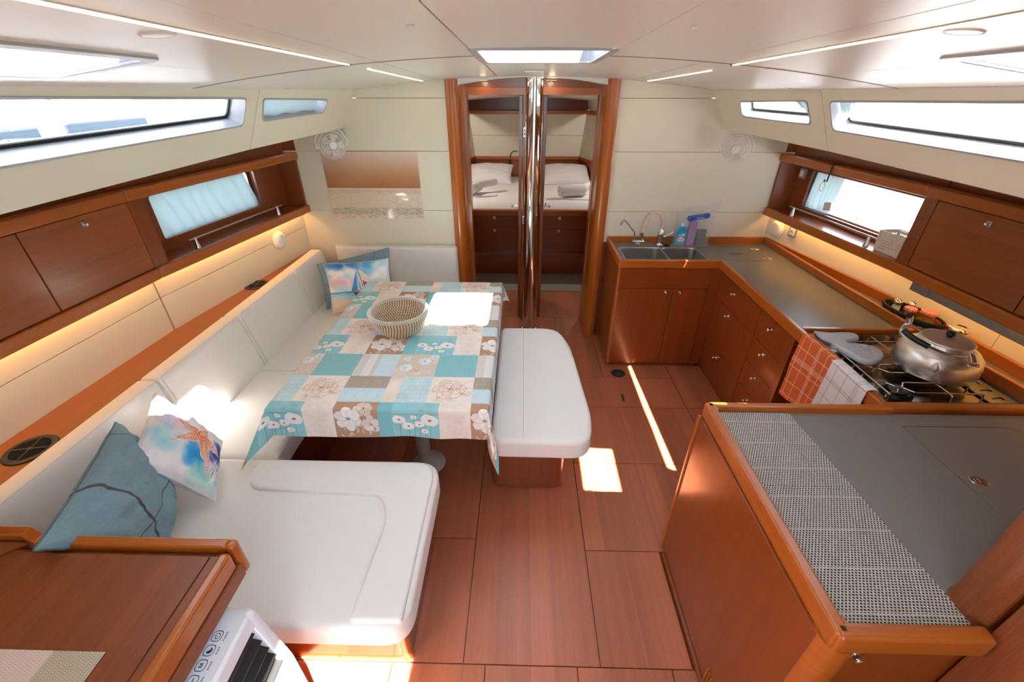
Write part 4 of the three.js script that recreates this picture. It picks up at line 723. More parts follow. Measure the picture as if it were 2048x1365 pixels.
// a stuffed pillow: front face in local +z, w by h, with pulled corners and soft creases
function pillow(name, label, map, w, h, t, m4, seed, o = {}) {
  const face = (sg) => grid(44, 44, (u, v) => {
    const a = u * 2 - 1, b = v * 2 - 1, e = Math.pow(Math.max(0, (1 - a * a) * (1 - b * b)), 0.42), pin = 1 - 0.07 * (1 - a * a) * Math.abs(b) ** 3, pin2 = 1 - 0.07 * (1 - b * b) * Math.abs(a) ** 3;
    const wr = (0.012 * nz(a * 2.2 + seed, b * 2.2, seed) + 0.006 * nz(a * 5, b * 5 + seed, seed)) * e;
    let x = a * w / 2 * pin2, y = b * h / 2 * pin, z = sg * t / 2 * e + wr * (sg > 0 ? 1 : 0.4);
    if (o.bend) { const q = o.bend(a, b, x, y, z); x = q[0]; y = q[1]; z = q[2]; }
    return [x, y, z];
  }, (u, v) => [u, v]);
  const f = face(1), bk = face(-1); { const ix = bk.index.array; for (let k = 0; k < ix.length; k += 3) { const q = ix[k]; ix[k] = ix[k + 1]; ix[k + 1] = q; } bk.computeVertexNormals(); }
  const T = thing(name, label, 'pillow');
  const mat = phys({ map: tex(map, { clamp: true }), roughness: 0.9, bumpMap: wrinkleBump(seed), bumpScale: 0.012 });
  part(T, 'front', f, mat); part(T, 'back', bk, o.back || mat);
  const edge = []; for (let k = 0; k < 80; k++) { const s = k / 20, q = s % 1, u = s < 1 ? q : s < 2 ? 1 : s < 3 ? 1 - q : 0, v = s < 1 ? 0 : s < 2 ? q : s < 3 ? 1 : 1 - q, a = u * 2 - 1, b = v * 2 - 1; const pin = 1 - 0.07 * (1 - a * a) * Math.abs(b) ** 3, pin2 = 1 - 0.07 * (1 - b * b) * Math.abs(a) ** 3; let x = a * w / 2 * pin2, y = b * h / 2 * pin, z = 0; if (o.bend) { const r = o.bend(a, b, x, y, z); x = r[0]; y = r[1]; z = r[2]; } edge.push([x, y, z]); }
  part(T, 'seam', tube(edge, 0.0022, { closed: true, n: 160, rs: 6 }), o.seam || M.piping);
  // pose: three world directions given by centre, right and up
  const [c, r, up] = m4, R = V3(...r).normalize(), U = V3(...up); U.addScaledVector(R, -U.dot(R)).normalize(); const N = R.clone().cross(U);
  T.matrix.makeBasis(R, U, N); T.quaternion.setFromRotationMatrix(T.matrix); T.position.set(...c);
  return T;
}
const tealSeam = std(0x55707a, 0.9);
// the same pillow drawn on four corners in space: top left, top right, bottom right, bottom left
function pillowOn(label, map, Q, t, seed, o = {}) {
  const q = Q.map((p) => V3(...p)), c = q[0].clone().add(q[1]).add(q[2]).add(q[3]).multiplyScalar(0.25); c.y = Math.min(...Q.map((p) => p[1]));
  const at = (u, v) => { const a = u * 2 - 1, b = v * 2 - 1, k = 0.06; const uu = 0.5 + 0.5 * a * (1 - k * (1 - b * b) * Math.abs(a) ** 2), vv = 0.5 + 0.5 * b * (1 - k * (1 - a * a) * Math.abs(b) ** 2);
    const lo = q[3].clone().lerp(q[2], uu), hi = q[0].clone().lerp(q[1], uu), p = lo.clone().lerp(hi, vv), du = q[3].clone().lerp(q[0], vv), dw = q[2].clone().lerp(q[1], vv); const n = dw.sub(du).cross(hi.sub(lo)).normalize(); return [p, n, a, b]; };
  const face = (sg) => grid(56, 56, (u, v) => { const [p, n, a, b] = at(u, v), e = Math.pow(Math.max(0, (1 - a * a) * (1 - b * b)), 0.4);
    const wr = (0.022 * nz(a * 2.0 + seed, b * 2.0, seed) + 0.013 * nz(a * 4.2, b * 3.4 + seed, seed) + 0.005 * nz(a * 9, b * 7, seed)) * Math.sqrt(e);
    const h = sg * t / 2 * e + wr * (sg > 0 ? 1 : 0.3); return [p.x + n.x * h - c.x, p.y + n.y * h - c.y, p.z + n.z * h - c.z]; });
  const f = face(1), bk = face(-1); { const ix = bk.index.array; for (let k = 0; k < ix.length; k += 3) { const w = ix[k]; ix[k] = ix[k + 1]; ix[k + 1] = w; } bk.computeVertexNormals(); }
  const T = thing('pillow', label, 'pillow', [c.x, c.y, c.z]);
  const mat = phys({ map: tex(map, { clamp: true }), roughness: 0.92, bumpMap: wrinkleBump(seed), bumpScale: 0.010 });
  part(T, 'front', f, mat); part(T, 'back', bk, mat);
  const edge = []; for (let k = 0; k < 80; k++) { const s = k / 20, w = s % 1, u = s < 1 ? w : s < 2 ? 1 : s < 3 ? 1 - w : 0, v = s < 1 ? 0 : s < 2 ? w : s < 3 ? 1 : 1 - w, [p] = at(u, v); edge.push([p.x - c.x, p.y - c.y, p.z - c.z]); }
  part(T, 'seam', tube(edge, 0.0022, { closed: true, n: 160, rs: 6 }), o.seam || M.piping);
}
pillowOn('square blue linen pillow with dark lines leaning on the near backrest above the chart table', linenCanvas([[0, 0.66, 0.35, 0.58, 0.7, 0.86, 1, 1.0, 26], [0.74, 0, 0.66, 0.4, 0.66, 0.6, 0.58, 1, 12], [0, 0.15, 0.3, 0.1, 0.7, 0.12, 1, 0.2, 8]]),
  [[-1.618, 0.84, -1.278], [-1.46, 0.56, -1.22], [-1.27, 0.535, -0.905], [-1.168, 1.035, -0.605]], 0.14, 3.1, { seam: tealSeam });
pillowOn('white pillow printed with an orange starfish on blue, lying against the blue linen pillow', starCanvas,
  [[-1.616, 0.83, -1.478], [-1.366, 0.59, -1.433], [-1.222, 0.55, -1.132], [-1.432, 0.81, -1.098]], 0.12, 7.7);
pillowOn('teal linen pillow mostly hidden behind the sailing boat pillow', linenCanvas([[0, 0.5, 0.3, 0.5, 0.7, 0.52, 1, 0.5, 7], [0.3, 0, 0.32, 0.3, 0.28, 0.7, 0.3, 1, 7], [0.8, 0, 0.72, 0.3, 0.85, 0.7, 0.78, 1, 7]]),
  [[-1.565, 0.82, -3.09], [-1.06, 0.885, -3.30], [-1.0, 0.54, -3.10], [-1.50, 0.51, -2.95]], 0.09, 5.2, { seam: tealSeam });
pillowOn('pillow printed with a sailing boat on a beach, standing in the far corner', boatCanvas,
  [[-1.475, 0.85, -3.02], [-1.01, 0.87, -3.10], [-0.96, 0.525, -2.96], [-1.415, 0.52, -2.845]], 0.10, 9.4);

// ---------- galley: sink unit ----------
const AFT = 1; // fronts that look aft (+z)
{
  const t = thing('sink_cabinet', 'varnished wooden sink cabinet with two doors next to the cabin doorway', 'cabinet');
  part(t, 'side_panel', bb(0.70, 0.722, 0.03, 0.862, -3.495, -2.975, { g: 'y' }), M.front);
  part(t, 'corner_post', [rod([0.722, 0.03, -2.992], [0.722, 0.862, -2.992], 0.022, 0.022, 20)], M.trim);
  part(t, 'carcass', bb(0.725, 1.44, 0.04, 0.72, -3.4, -2.995), M.front);
  part(t, 'false_front', bb(0.724, 1.384, 0.700, 0.862, -2.99, -2.970), M.front);
  const d1 = part(t, 'door', bb(0.724, 1.129, 0.036, 0.696, -2.99, -2.970, { g: 'y' }), M.front), d2 = part(t, 'door', bb(1.133, 1.382, 0.036, 0.696, -2.99, -2.970, { g: 'y' }), M.front);
  d1.add(latch(t, 1.08, 0.668, -2.968, 1, 0.0135)); d2.add(latch(t, 1.187, 0.668, -2.968, 1, 0.0135));
  part(t, 'corner_strip', bb(1.386, 1.456, 0.034, 0.862, -2.99, -2.968, { g: 'y' }), M.front);
  part(t, 'plinth', bb(0.722, 1.44, 0, 0.034, -3.4, -3.0), M.front);
}
// ---------- galley: drawer unit ----------
{
  const t = thing('drawer_cabinet', 'varnished wooden galley drawer unit with two columns of drawers and steel knobs', 'cabinet');
  part(t, 'carcass', bb(1.475, 1.95, 0.05, 0.86, -3.0, -1.99, { r: 0 }), M.front);
  part(t, 'frame_strip', bb(1.452, 1.48, 0.05, 0.862, -3.0, -2.968, { g: 'y' }), M.front);
  part(t, 'frame_strip', bb(1.452, 1.48, 0.05, 0.862, -2.386, -2.364, { g: 'y' }), M.front);
  part(t, 'frame_strip', bb(1.452, 1.48, 0.05, 0.862, -2.041, -1.99, { g: 'y' }), M.front);
  const row = (z0, z1, ys, kz) => ys.forEach(([a, b, k], i) => { const d = part(t, 'drawer', bb(1.455, 1.475, a, b, z0, z1, { g: 'y' }), M.front); if (k) { const g = part(d, 'knob', [cbox(1.454, k, kz, 0.003, 0.027, 0.027), rod([1.454, k, kz], [1.436, k, kz], 0.0075, 0.0055, 14), new THREE.SphereGeometry(0.0105, 14, 10).scale(0.7, 1, 1).translate(1.434, k, kz)], M.chrome); } });
  row(-2.965, -2.389, [[0.648, 0.858, 0.77], [0.298, 0.645, 0.602], [0.06, 0.295, 0.255]], -2.72);
  row(-2.361, -2.044, [[0.656, 0.858, 0.777], [0.48, 0.653, 0.605], [0.305, 0.477, 0.432], [0.06, 0.302, 0.258]], -2.21);
  part(t, 'plinth', bb(1.475, 1.95, 0, 0.05, -3.0, -1.99), M.front);
}
// ---------- galley worktop with its wooden fiddles ----------
{
  const t = thing('galley_worktop', 'dark grey L-shaped galley worktop with varnished wooden edge rails', 'worktop');
  const inner = [[0.73, -3.475], [1.99, -3.475], [2.18, -2.3], [2.21, -1.65], [2.225, -1.36], [2.07, -1.36], [2.05, -1.985], [1.44, -1.985], [1.44, -2.985], [0.73, -2.985]];
  const lidR = [[1.487, -3.395], [1.834, -3.395], [1.834, -3.062], [1.487, -3.062]];
  part(t, 'surface', slab(inner, 0.862, 0.885, { g: 'z', holes: [[[0.762, -3.366], [1.392, -3.366], [1.392, -3.035], [0.762, -3.035]], lidR], hr: 0.025 }), M.counter);
  const lid = part(t, 'lid', slab([[1.4895, -3.3925], [1.8315, -3.3925], [1.8315, -3.0645], [1.4895, -3.0645]], 0.866, 0.8853, { rad: 0.02, b: 0.001, holes: [[[1.60, -3.228], [1.70, -3.228], [1.70, -3.210], [1.60, -3.210]]], hr: 0.008 }), M.counter);
  part(lid, 'finger_slot', bb(1.595, 1.705, 0.863, 0.867, -3.235, -3.2), M.black);
  for (const z of [-3.325, -3.125]) part(lid, 'hinge', [cbox(1.834, 0.8868, z, 0.05, 0.003, 0.022), rod([1.834, 0.888, z - 0.014], [1.834, 0.888, z + 0.014], 0.004), cbox(1.834, 0.8866, z, 0.07, 0.002, 0.012)], M.chrome);
  part(t, 'front_rail', bb(0.70, 1.432, 0.862, 0.922, -2.99, -2.958, { r: 0.008, seg: 2 }), M.trim);
  part(t, 'front_rail', bb(1.424, 1.456, 0.862, 0.922, -2.985, -1.345, { r: 0.008, seg: 2 }), M.trim);
  part(t, 'end_rail', bb(0.70, 0.730, 0.862, 0.922, -3.495, -2.975, { r: 0.008, seg: 2 }), M.trim);
  part(t, 'back_rail', bb(0.70, 2.03, 0.880, 0.935, -3.498, -3.475, { r: 0.006, seg: 2 }), M.trim);
  part(t, 'divider_rail', bb(1.452, 2.05, 0.862, 0.922, -1.992, -1.965, { r: 0.007, seg: 2 }), M.trim);
  const railAlong = (pts, w, y0, y1, n) => { for (let i = 0; i + 1 < pts.length; i++) { const [a, b] = [pts[i], pts[i + 1]], dx = b[0] - a[0], dz = b[1] - a[1], L = Math.hypot(dx, dz), g = bb(-0.002, L + 0.002, y0, y1, -w / 2, w / 2, { r: 0.006, seg: 2 }); g.rotateY(Math.atan2(-dz, dx)); g.translate(a[0], 0, a[1]); part(t, n, g, M.trim); } };
  railAlong([[1.985, -3.47], [2.005, -2.55], [2.03, -1.99], [2.085, -1.36]], 0.024, 0.880, 0.932, 'inner_rail');
  railAlong([[1.985, -3.47], [2.078, -2.9], [2.168, -2.3], [2.198, -1.75], [2.214, -1.36]], 0.02, 0.880, 0.942, 'wall_rail');
}
// sink, taps
{
  const t = thing('sink', 'stainless steel double sink let into the grey worktop', 'sink');
  const bowl = (x0, x1) => { // pressed bowl: walls flare to a rounded rim
    const cx = (x0 + x1) / 2, cz = -3.20, hwid = (x1 - x0) / 2, hd = 0.158, R = (k, y, r) => shapeOf([[-hwid * k, -hd * k], [hwid * k, -hd * k], [hwid * k, hd * k], [-hwid * k, hd * k]], r).getPoints(6).map((p) => [cx + p.x, y, cz + p.y]);
    const rings = [R(1.0, 0.8862, 0.05), R(0.985, 0.884, 0.05), R(0.97, 0.875, 0.05), R(0.93, 0.76, 0.05), R(0.88, 0.735, 0.05), R(0.1, 0.73, 0.01)], n = rings[0].length;
    return grid(n, rings.length - 1, (u, v) => rings[Math.round(v * (rings.length - 1))][Math.round(u * n) % n]);
  };
  part(t, 'bowl', bowl(0.778, 1.098), M.brushed); part(t, 'bowl', bowl(1.106, 1.380), M.brushed);
  part(t, 'rim', slab([[0.764, -3.364], [1.390, -3.364], [1.390, -3.037], [0.764, -3.037]], 0.8835, 0.8862, { rad: 0.03, holes: [[[0.778, -3.357], [1.097, -3.357], [1.097, -3.043], [0.778, -3.043]], [[1.107, -3.357], [1.379, -3.357], [1.379, -3.043], [1.107, -3.043]]], hr: 0.05 }), M.brushed);
  for (const x of [0.94, 1.24]) part(t, 'drain', lathe([[0, 0], [0.03, 0], [0.036, 0.003], [0.036, -0.004]], 24).translate(x, 0.7315, -3.2), M.chrome);
  const q = thing('fold_down_tap', 'small chrome fold-down tap with a thin bent spout behind the left sink bowl', 'tap', [0.94, 0.885, -3.43]);
  part(q, 'base', [cbox(0.0, 0.006, 0, 0.04, 0.012, 0.04, { r: 0.004 }), rod([-0.045, 0.024, 0], [0.048, 0.024, 0], 0.014, 0.014, 16)], M.chrome);
  part(q, 'spout', tube([[-0.035, 0.028, 0], [-0.035, 0.10, 0.004], [-0.05, 0.118, 0.006], [-0.115, 0.188, 0.01], [-0.135, 0.198, 0.012], [-0.152, 0.185, 0.014], [-0.158, 0.160, 0.014]], 0.0065, { n: 60, tension: 0.3 }), M.brushed);
  part(q, 'handle', [rod([0.03, 0.024, 0], [0.03, 0.042, 0], 0.011, 0.009, 16)], M.chrome);
  const m = thing('mixer_tap', 'chrome mixer tap with a high arched cream hose between the sink bowls', 'tap', [1.115, 0.885, -3.425]);
  part(m, 'body', lathe([[0, 0], [0.032, 0], [0.032, 0.006], [0.022, 0.012], [0.02, 0.06], [0.026, 0.066], [0.026, 0.10], [0.018, 0.106], [0.016, 0.135], [0, 0.136]], 28), M.chrome);
  part(m, 'lever', [rod([0.015, 0.062, 0], [0.04, 0.068, 0], 0.014, 0.012, 16), rod([0.038, 0.066, 0], [0.094, 0.11, 0.01], 0.006, 0.007, 14)], M.chrome);
  part(m, 'hose', tube([[0, 0.13, 0], [-0.004, 0.19, 0], [-0.028, 0.24, 0.004], [-0.072, 0.262, 0.008], [-0.115, 0.238, 0.014], [-0.148, 0.17, 0.02], [-0.158, 0.10, 0.022]], 0.013, { n: 60, tension: 0.5, rs: 14 }), std(0xd9c3b0, 0.6));
  part(m, 'nozzle', [rod([-0.1585, 0.108, 0.022], [-0.161, 0.055, 0.022], 0.0155, 0.014, 18)], M.chrome);
  single('sink_plug', lathe([[0, 0], [0.026, 0], [0.028, 0.004], [0.012, 0.009], [0.005, 0.014], [0, 0.014]], 24), M.rubber, 'black rubber sink plug lying beside the foot of the mixer tap', 'plug', [1.168, 0.8852, -3.40]);
}
// clear bag with washing-up things
{
  const bagM = phys({ color: 0xffffff, roughness: 0.25, transmission: 0.86, thickness: 0, ior: 1.3, bumpMap: wrinkleBump(11), bumpScale: 0.03 });
  const f = (u, v) => { const a = u * 2 * Math.PI, k = v; const w = lerp(0.142, 0.135, Math.min(1, k * 1.5)) + 0.03 * k * k, d = lerp(0.05, 0.012, Math.pow(k, 0.8)); const c = Math.cos(a), s = Math.sin(a); const x = 1.356 + Math.sign(c) * Math.pow(Math.abs(c), 0.7) * w + 0.012 * nz(k * 4, c * 2 + 5, s * 2) + 0.02 * k; const y = 0.888 + k * (0.30 + 0.04 * c) + 0.012 * nz(c * 3, s * 3, k * 3) * k; return [x, y, -3.424 + Math.sign(s) * Math.pow(Math.abs(s), 0.8) * d * (0.9 + 0.35 * nz(c * 3, k * 6, 2)) - 0.02 * k]; };
  const bag = thing('plastic_bag', 'crumpled clear plastic bag holding washing-up things behind the sink', 'bag');
  part(bag, 'bag', grid(48, 26, f), bagM); part(bag, 'bottom', slab([[1.22, -3.46], [1.49, -3.46], [1.49, -3.385], [1.22, -3.385]], 0.8856, 0.887, { rad: 0.03 }), bagM);
  const label = tex(canvas(256, 384, (g, w, h) => { g.fillStyle = '#2f9ac4'; g.fillRect(0, 0, w, h); g.fillStyle = '#e9f1f4'; g.beginPath(); g.ellipse(140, 110, 80, 40, -0.2, 0, 7); g.fill(); g.fillStyle = '#1f4a86'; g.beginPath(); g.ellipse(120, 100, 40, 18, -0.4, 0, 7); g.fill(); g.fillStyle = '#2c6fb0'; g.fillRect(30, 160, 196, 26); g.fillStyle = '#f2f5f6'; g.beginPath(); g.ellipse(128, 240, 96, 66, 0, 0, 7); g.fill(); g.fillStyle = '#22304a'; g.font = 'bold 54px sans-serif'; g.textAlign = 'center'; g.fillText('Donet', 128, 258); g.font = '18px sans-serif'; g.fillText('active', 128, 284); }), { clamp: true });
  const b = thing('soap_bottle', 'blue washing-up liquid bottle with a round white label inside the clear bag', 'bottle', [1.272, 0.8875, -3.425]);
  part(b, 'body', ext([[-0.042, 0, 0.012], [0.042, 0, 0.012], [0.040, 0.12, 0.02], [0.018, 0.152, 0.01], [-0.018, 0.152, 0.01], [-0.040, 0.12, 0.02]], 0.04, { b: 0.008, bs: 3 }).translate(0, 0, -0.02), phys({ color: 0x2f9ac4, roughness: 0.2 }));
  part(b, 'label', grid(8, 8, (u, v) => [(u - 0.5) * 0.074, 0.008 + v * 0.108, 0.0206]), std(0xffffff, 0.4, 0, { map: label }));
  part(b, 'cap', lathe([[0, 0.150], [0.012, 0.150], [0.011, 0.172], [0, 0.173]], 18), M.white);
  single('sponge_pack', cbox(0, 0.096, 0, 0.062, 0.192, 0.04, { r: 0.008, seg: 2 }).rotateZ(-0.03), phys({ color: 0x9a74b4, roughness: 0.6, bumpMap: vinylBump, bumpScale: 0.002 }), 'pack of purple cloths standing beside the blue bottle inside the clear bag', 'cloth pack', [1.350, 0.8875, -3.425]);
  single('scourer_pack', cbox(0, 0.062, 0, 0.070, 0.124, 0.04, { r: 0.006, seg: 2 }), phys({ color: 0x55524e, roughness: 0.8, bumpMap: vinylBump, bumpScale: 0.002 }), 'dark grey pack of scourers at the right side inside the clear bag', 'scourer pack', [1.432, 0.8875, -3.425]);
  const roll = tex(canvas(512, 128, (g, w, h) => { g.fillStyle = '#2f4fa0'; g.fillRect(0, 0, w, h); for (let i = 0; i < 40; i++) { g.fillStyle = 'rgba(160,180,230,.25)'; g.fillRect(rnd() * w, rnd() * h, rr(20, 90), rr(1, 4)); } g.fillStyle = '#c9d6f0'; g.font = 'italic bold 60px sans-serif'; g.fillText('Sp', 60, 84); g.font = 'italic 36px sans-serif'; g.fillText('pirina', 230, 80); }), { clamp: true });
  const rg = new THREE.CapsuleGeometry(0.021, 0.135, 6, 20); rg.rotateZ(Math.PI / 2 + 0.16);
  single('bin_bag_roll', rg, std(0xffffff, 0.45, 0, { map: roll }), 'dark blue roll of bin bags with white lettering on top inside the clear bag', 'roll', [1.386, 1.110, -3.428]);
}
// ---------- stove ----------
{
  const t = thing('stove', 'stainless steel gas stove with wire pan supports set between the worktops', 'stove');
  const hob = M.brushed;
  part(t, 'oven_body', bb(1.50, 2.04, 0.30, 0.835, -1.955, -1.415, { r: 0.006 }), M.brushed);
  part(t, 'oven_door', bb(1.488, 1.50, 0.33, 0.76, -1.94, -1.43, { r: 0.004 }), M.black);
  part(t, 'hob_plate', slab([[1.485, -1.96], [2.055, -1.96], [2.055, -1.41], [1.485, -1.41]], 0.835, 0.868, { rad: 0.015, b: 0.004 }), std(0x968d80, 0.18, 1));
  part(t, 'rear_upstand', bb(1.66, 2.05, 0.866, 0.90, -1.958, -1.950, { r: 0.002 }), std(0x8a8276, 0.12, 1));
  const rails = part(t, 'hob_rim', [tube([[1.49, 0.869, -1.955], [2.05, 0.869, -1.955], [2.05, 0.869, -1.415], [1.49, 0.869, -1.415]], 0.006, { closed: true, type: 'catmullrom', tension: 0.02, n: 120 })], M.steel);
  const s = shapeOf([[0, 0], [0.115, 0], [0.115, 0.52], [0, 0.52]], 0.01); for (let i = 0; i < 9; i++) s.holes.push(holeOf([[0.03, 0.02 + i * 0.055], [0.085, 0.032 + i * 0.055], [0.085, 0.052 + i * 0.055], [0.03, 0.040 + i * 0.055]], 0.009));
  const v = ext(s, 0.004, { b: 0.001 }); v.rotateX(-Math.PI / 2); v.translate(1.935, 0.872, -1.425); part(t, 'vent_strip', v, M.brushed); part(t, 'vent_tray', bb(1.94, 2.045, 0.8685, 0.8695, -1.945, -1.43), M.brushed);
  for (const [x, z, r] of [[1.605, -1.785, 0.04], [1.605, -1.50, 0.046], [1.80, -1.66, 0.05]]) { const b = part(t, 'burner', lathe([[r + 0.012, 0], [r + 0.012, 0.006], [r, 0.010], [r, 0.016], [0, 0.017]], 30).translate(x, 0.868, z), M.blackMetal); part(b, 'cap', lathe([[0, 0.028], [r * 0.72, 0.027], [r * 0.8, 0.022], [r * 0.76, 0.016], [0, 0.016]], 30).translate(x, 0.868, z), M.darkGrey); }
  const w = (pts, n = 60) => tube(pts, 0.0035, { n, tension: 0.05, rs: 6 }), y = 0.906;
  const sup = (z, zz) => [[1.505, 0.869, z + 0.02], [1.508, y - 0.008, z + 0.012], [1.53, y, z], [1.56, y, z], [1.585, y, z + zz * 0.03], [1.61, y, z + zz * 0.03], [1.635, y, z], [1.72, y, z], [1.90, y, z - zz * 0.004], [1.915, y - 0.006, z], [1.92, 0.869, z]];
  for (const [z, q] of [[-1.87, 1], [-1.735, -1], [-1.665, 1], [-1.60, -1], [-1.525, 1], [-1.455, -1]]) part(t, 'pan_support', w(sup(z, q)), M.steel);
  part(t, 'pan_support', [w([[1.77, 0.869, -1.93], [1.77, y, -1.92], [1.77, y, -1.44], [1.77, 0.869, -1.43]])], M.steel);
  part(t, 'front_rail', [rod([1.512, 0.913, -1.93], [1.512, 0.913, -1.43], 0.0045), rod([1.512, 0.868, -1.93], [1.512, 0.913, -1.93], 0.004), rod([1.512, 0.868, -1.43], [1.512, 0.913, -1.43], 0.004)], M.steel);
  part(t, 'clamp', [cbox(1.93, 0.886, -1.94, 0.03, 0.02, 0.02), cbox(1.87, 0.886, -1.94, 0.02, 0.024, 0.02)], M.steel);
  part(t, 'near_edge', bb(1.50, 2.05, 0.868, 0.889, -1.418, -1.408), std(0x3a1712, 0.35));
}
// kettle
{
  const t = thing('kettle', 'dented aluminium kettle with a black-gripped bail handle on the stove', 'kettle', [1.842, 0.9095, -1.64]);
  const alu = phys({ color: 0xeceae6, metalness: 1, roughness: 0.35, bumpMap: tex(speckle([128, 128, 128], 3000, 0.9, 1.1, 0.5, 256, 20), { color: false }), bumpScale: 0.0006 });
  part(t, 'body', lathe([[0, 0], [0.142, 0], [0.150, 0.006], [0.152, 0.030], [0.149, 0.034], [0.150, 0.06], [0.143, 0.088], [0.126, 0.108], [0.104, 0.122], [0.095, 0.127], [0.096, 0.133], [0.090, 0.137], [0.088, 0.146]], 64), alu);
  const lid = part(t, 'lid', lathe([[0.093, 0.143], [0.095, 0.148], [0.088, 0.151], [0.075, 0.154], [0.068, 0.153], [0.03, 0.159], [0, 0.160]], 56), std(0xeeebe4, 0.5, 1));
  part(lid, 'knob', [lathe([[0, 0.158], [0.010, 0.158], [0.009, 0.165], [0.016, 0.170], [0.016, 0.180], [0.011, 0.184], [0, 0.184]], 24)], M.black);
  // bail handle folded down towards the camera side
  const bail = part(t, 'bail', [tube([[-0.02, 0.128, -0.094], [-0.06, 0.158, -0.075], [-0.145, 0.186, -0.045], [-0.192, 0.194, -0.022], [-0.206, 0.190, 0.006]], 0.0055, { n: 50 }), tube([[-0.160, 0.163, 0.088], [-0.10, 0.145, 0.115], [-0.02, 0.126, 0.105], [0.012, 0.122, 0.096]], 0.0055, { n: 30 })], M.alu);
  part(bail, 'grip', tube([[-0.207, 0.190, 0.004], [-0.203, 0.183, 0.032], [-0.189, 0.175, 0.06], [-0.158, 0.163, 0.09]], 0.0115, { n: 50, rs: 14 }), M.black);
  part(t, 'spout', [tube([[-0.06, 0.075, -0.115], [-0.075, 0.11, -0.135], [-0.062, 0.15, -0.140], [-0.072, 0.178, -0.135], [-0.085, 0.192, -0.130]], 0.0125, { n: 40, rs: 16 })], alu);
  for (const s of [1]) part(t, 'handle_bracket', [cbox(0.018, 0.10, 0.132, 0.046, 0.012, 0.006, { rx: -0.6 }), cbox(0.018, 0.125, 0.116, 0.02, 0.036, 0.005, { rx: -0.75 }), new THREE.SphereGeometry(0.005, 10, 8).translate(0.002, 0.099, 0.136), new THREE.SphereGeometry(0.005, 10, 8).translate(0.034, 0.099, 0.136), rod([0.018, 0.142, 0.1], [0.018, 0.146, 0.115], 0.007)], M.steel);
  // pressed dimple low on the side that faces the room
  const d = new THREE.LatheGeometry([[0, -0.020], [0.012, -0.017], [0.019, -0.008], [0.018, 0.002], [0.010, 0.016], [0.003, 0.028], [0, 0.031]].map((p) => new THREE.Vector2(p[0], p[1])), 24).scale(1, 1, 0.3); d.rotateY(-0.8); d.translate(-0.1035, 0.066, 0.1065); part(t, 'dimple', d, alu);
}
// silicone oven mitt
{
  const out = [[1.474, -1.907], [1.54, -1.900], [1.635, -1.905], [1.663, -1.882], [1.655, -1.852], [1.62, -1.830], [1.578, -1.818], [1.570, -1.802], [1.60, -1.799], [1.645, -1.785], [1.676, -1.748], [1.668, -1.702], [1.635, -1.668], [1.580, -1.640], [1.535, -1.655], [1.517, -1.705], [1.503, -1.755], [1.487, -1.785], [1.456, -1.833]].map((p) => [p[0] - 1.456, p[1] + 1.907]);
  const ring = new THREE.CatmullRomCurve3(out.map((p) => V3(p[0], 0, p[1])), true, 'catmullrom', 0.5).getPoints(90).slice(0, -1).map((p) => [p.x, p.z]);
  const m = std(0xb0b2b8, 0.5), t = thing('oven_mitt', 'grey silicone oven mitt lying on the stove grid beside the orange towel', 'oven mitt', [1.456, 0.913, -1.907]);
  part(t, 'mitt', softNormals(slab(ring, 0, 0.03, { b: 0.012, bs: 5 })), m);
  const dots = []; for (let i = 0; i < 4; i++) for (let j = 0; j < 4; j++) dots.push(lathe([[0.007, 0], [0.006, 0.0022], [0, 0.0026]], 12).translate(0.115 + i * 0.02, 0.0298, 0.135 + j * 0.022 + (i % 2) * 0.008)); for (let i = 0; i < 4; i++) dots.push(lathe([[0.006, 0], [0.005, 0.0022], [0, 0.0026]], 12).translate(0.11 + i * 0.022, 0.0298, 0.03)); part(t, 'grip_dots', dots, m);
  part(t, 'cuff', [tube([[0.016, 0.004, 0.004], [0.002, 0.004, 0.07], [0.03, 0.004, 0.125], [0.03, 0.03, 0.122], [0.0, 0.034, 0.07], [0.016, 0.03, 0.004]], 0.004, { closed: true, n: 60 })], m);
  part(t, 'cuff_opening', tube([[0.015, 0.017, 0.012], [0.0, 0.018, 0.07], [0.026, 0.017, 0.118]], 0.0075, { n: 30 }), M.darkGrey);
  part(t, 'hanging_loop', new THREE.TorusGeometry(0.011, 0.003, 8, 20).rotateX(1.2).translate(0.04, 0.012, 0.135), m);
}
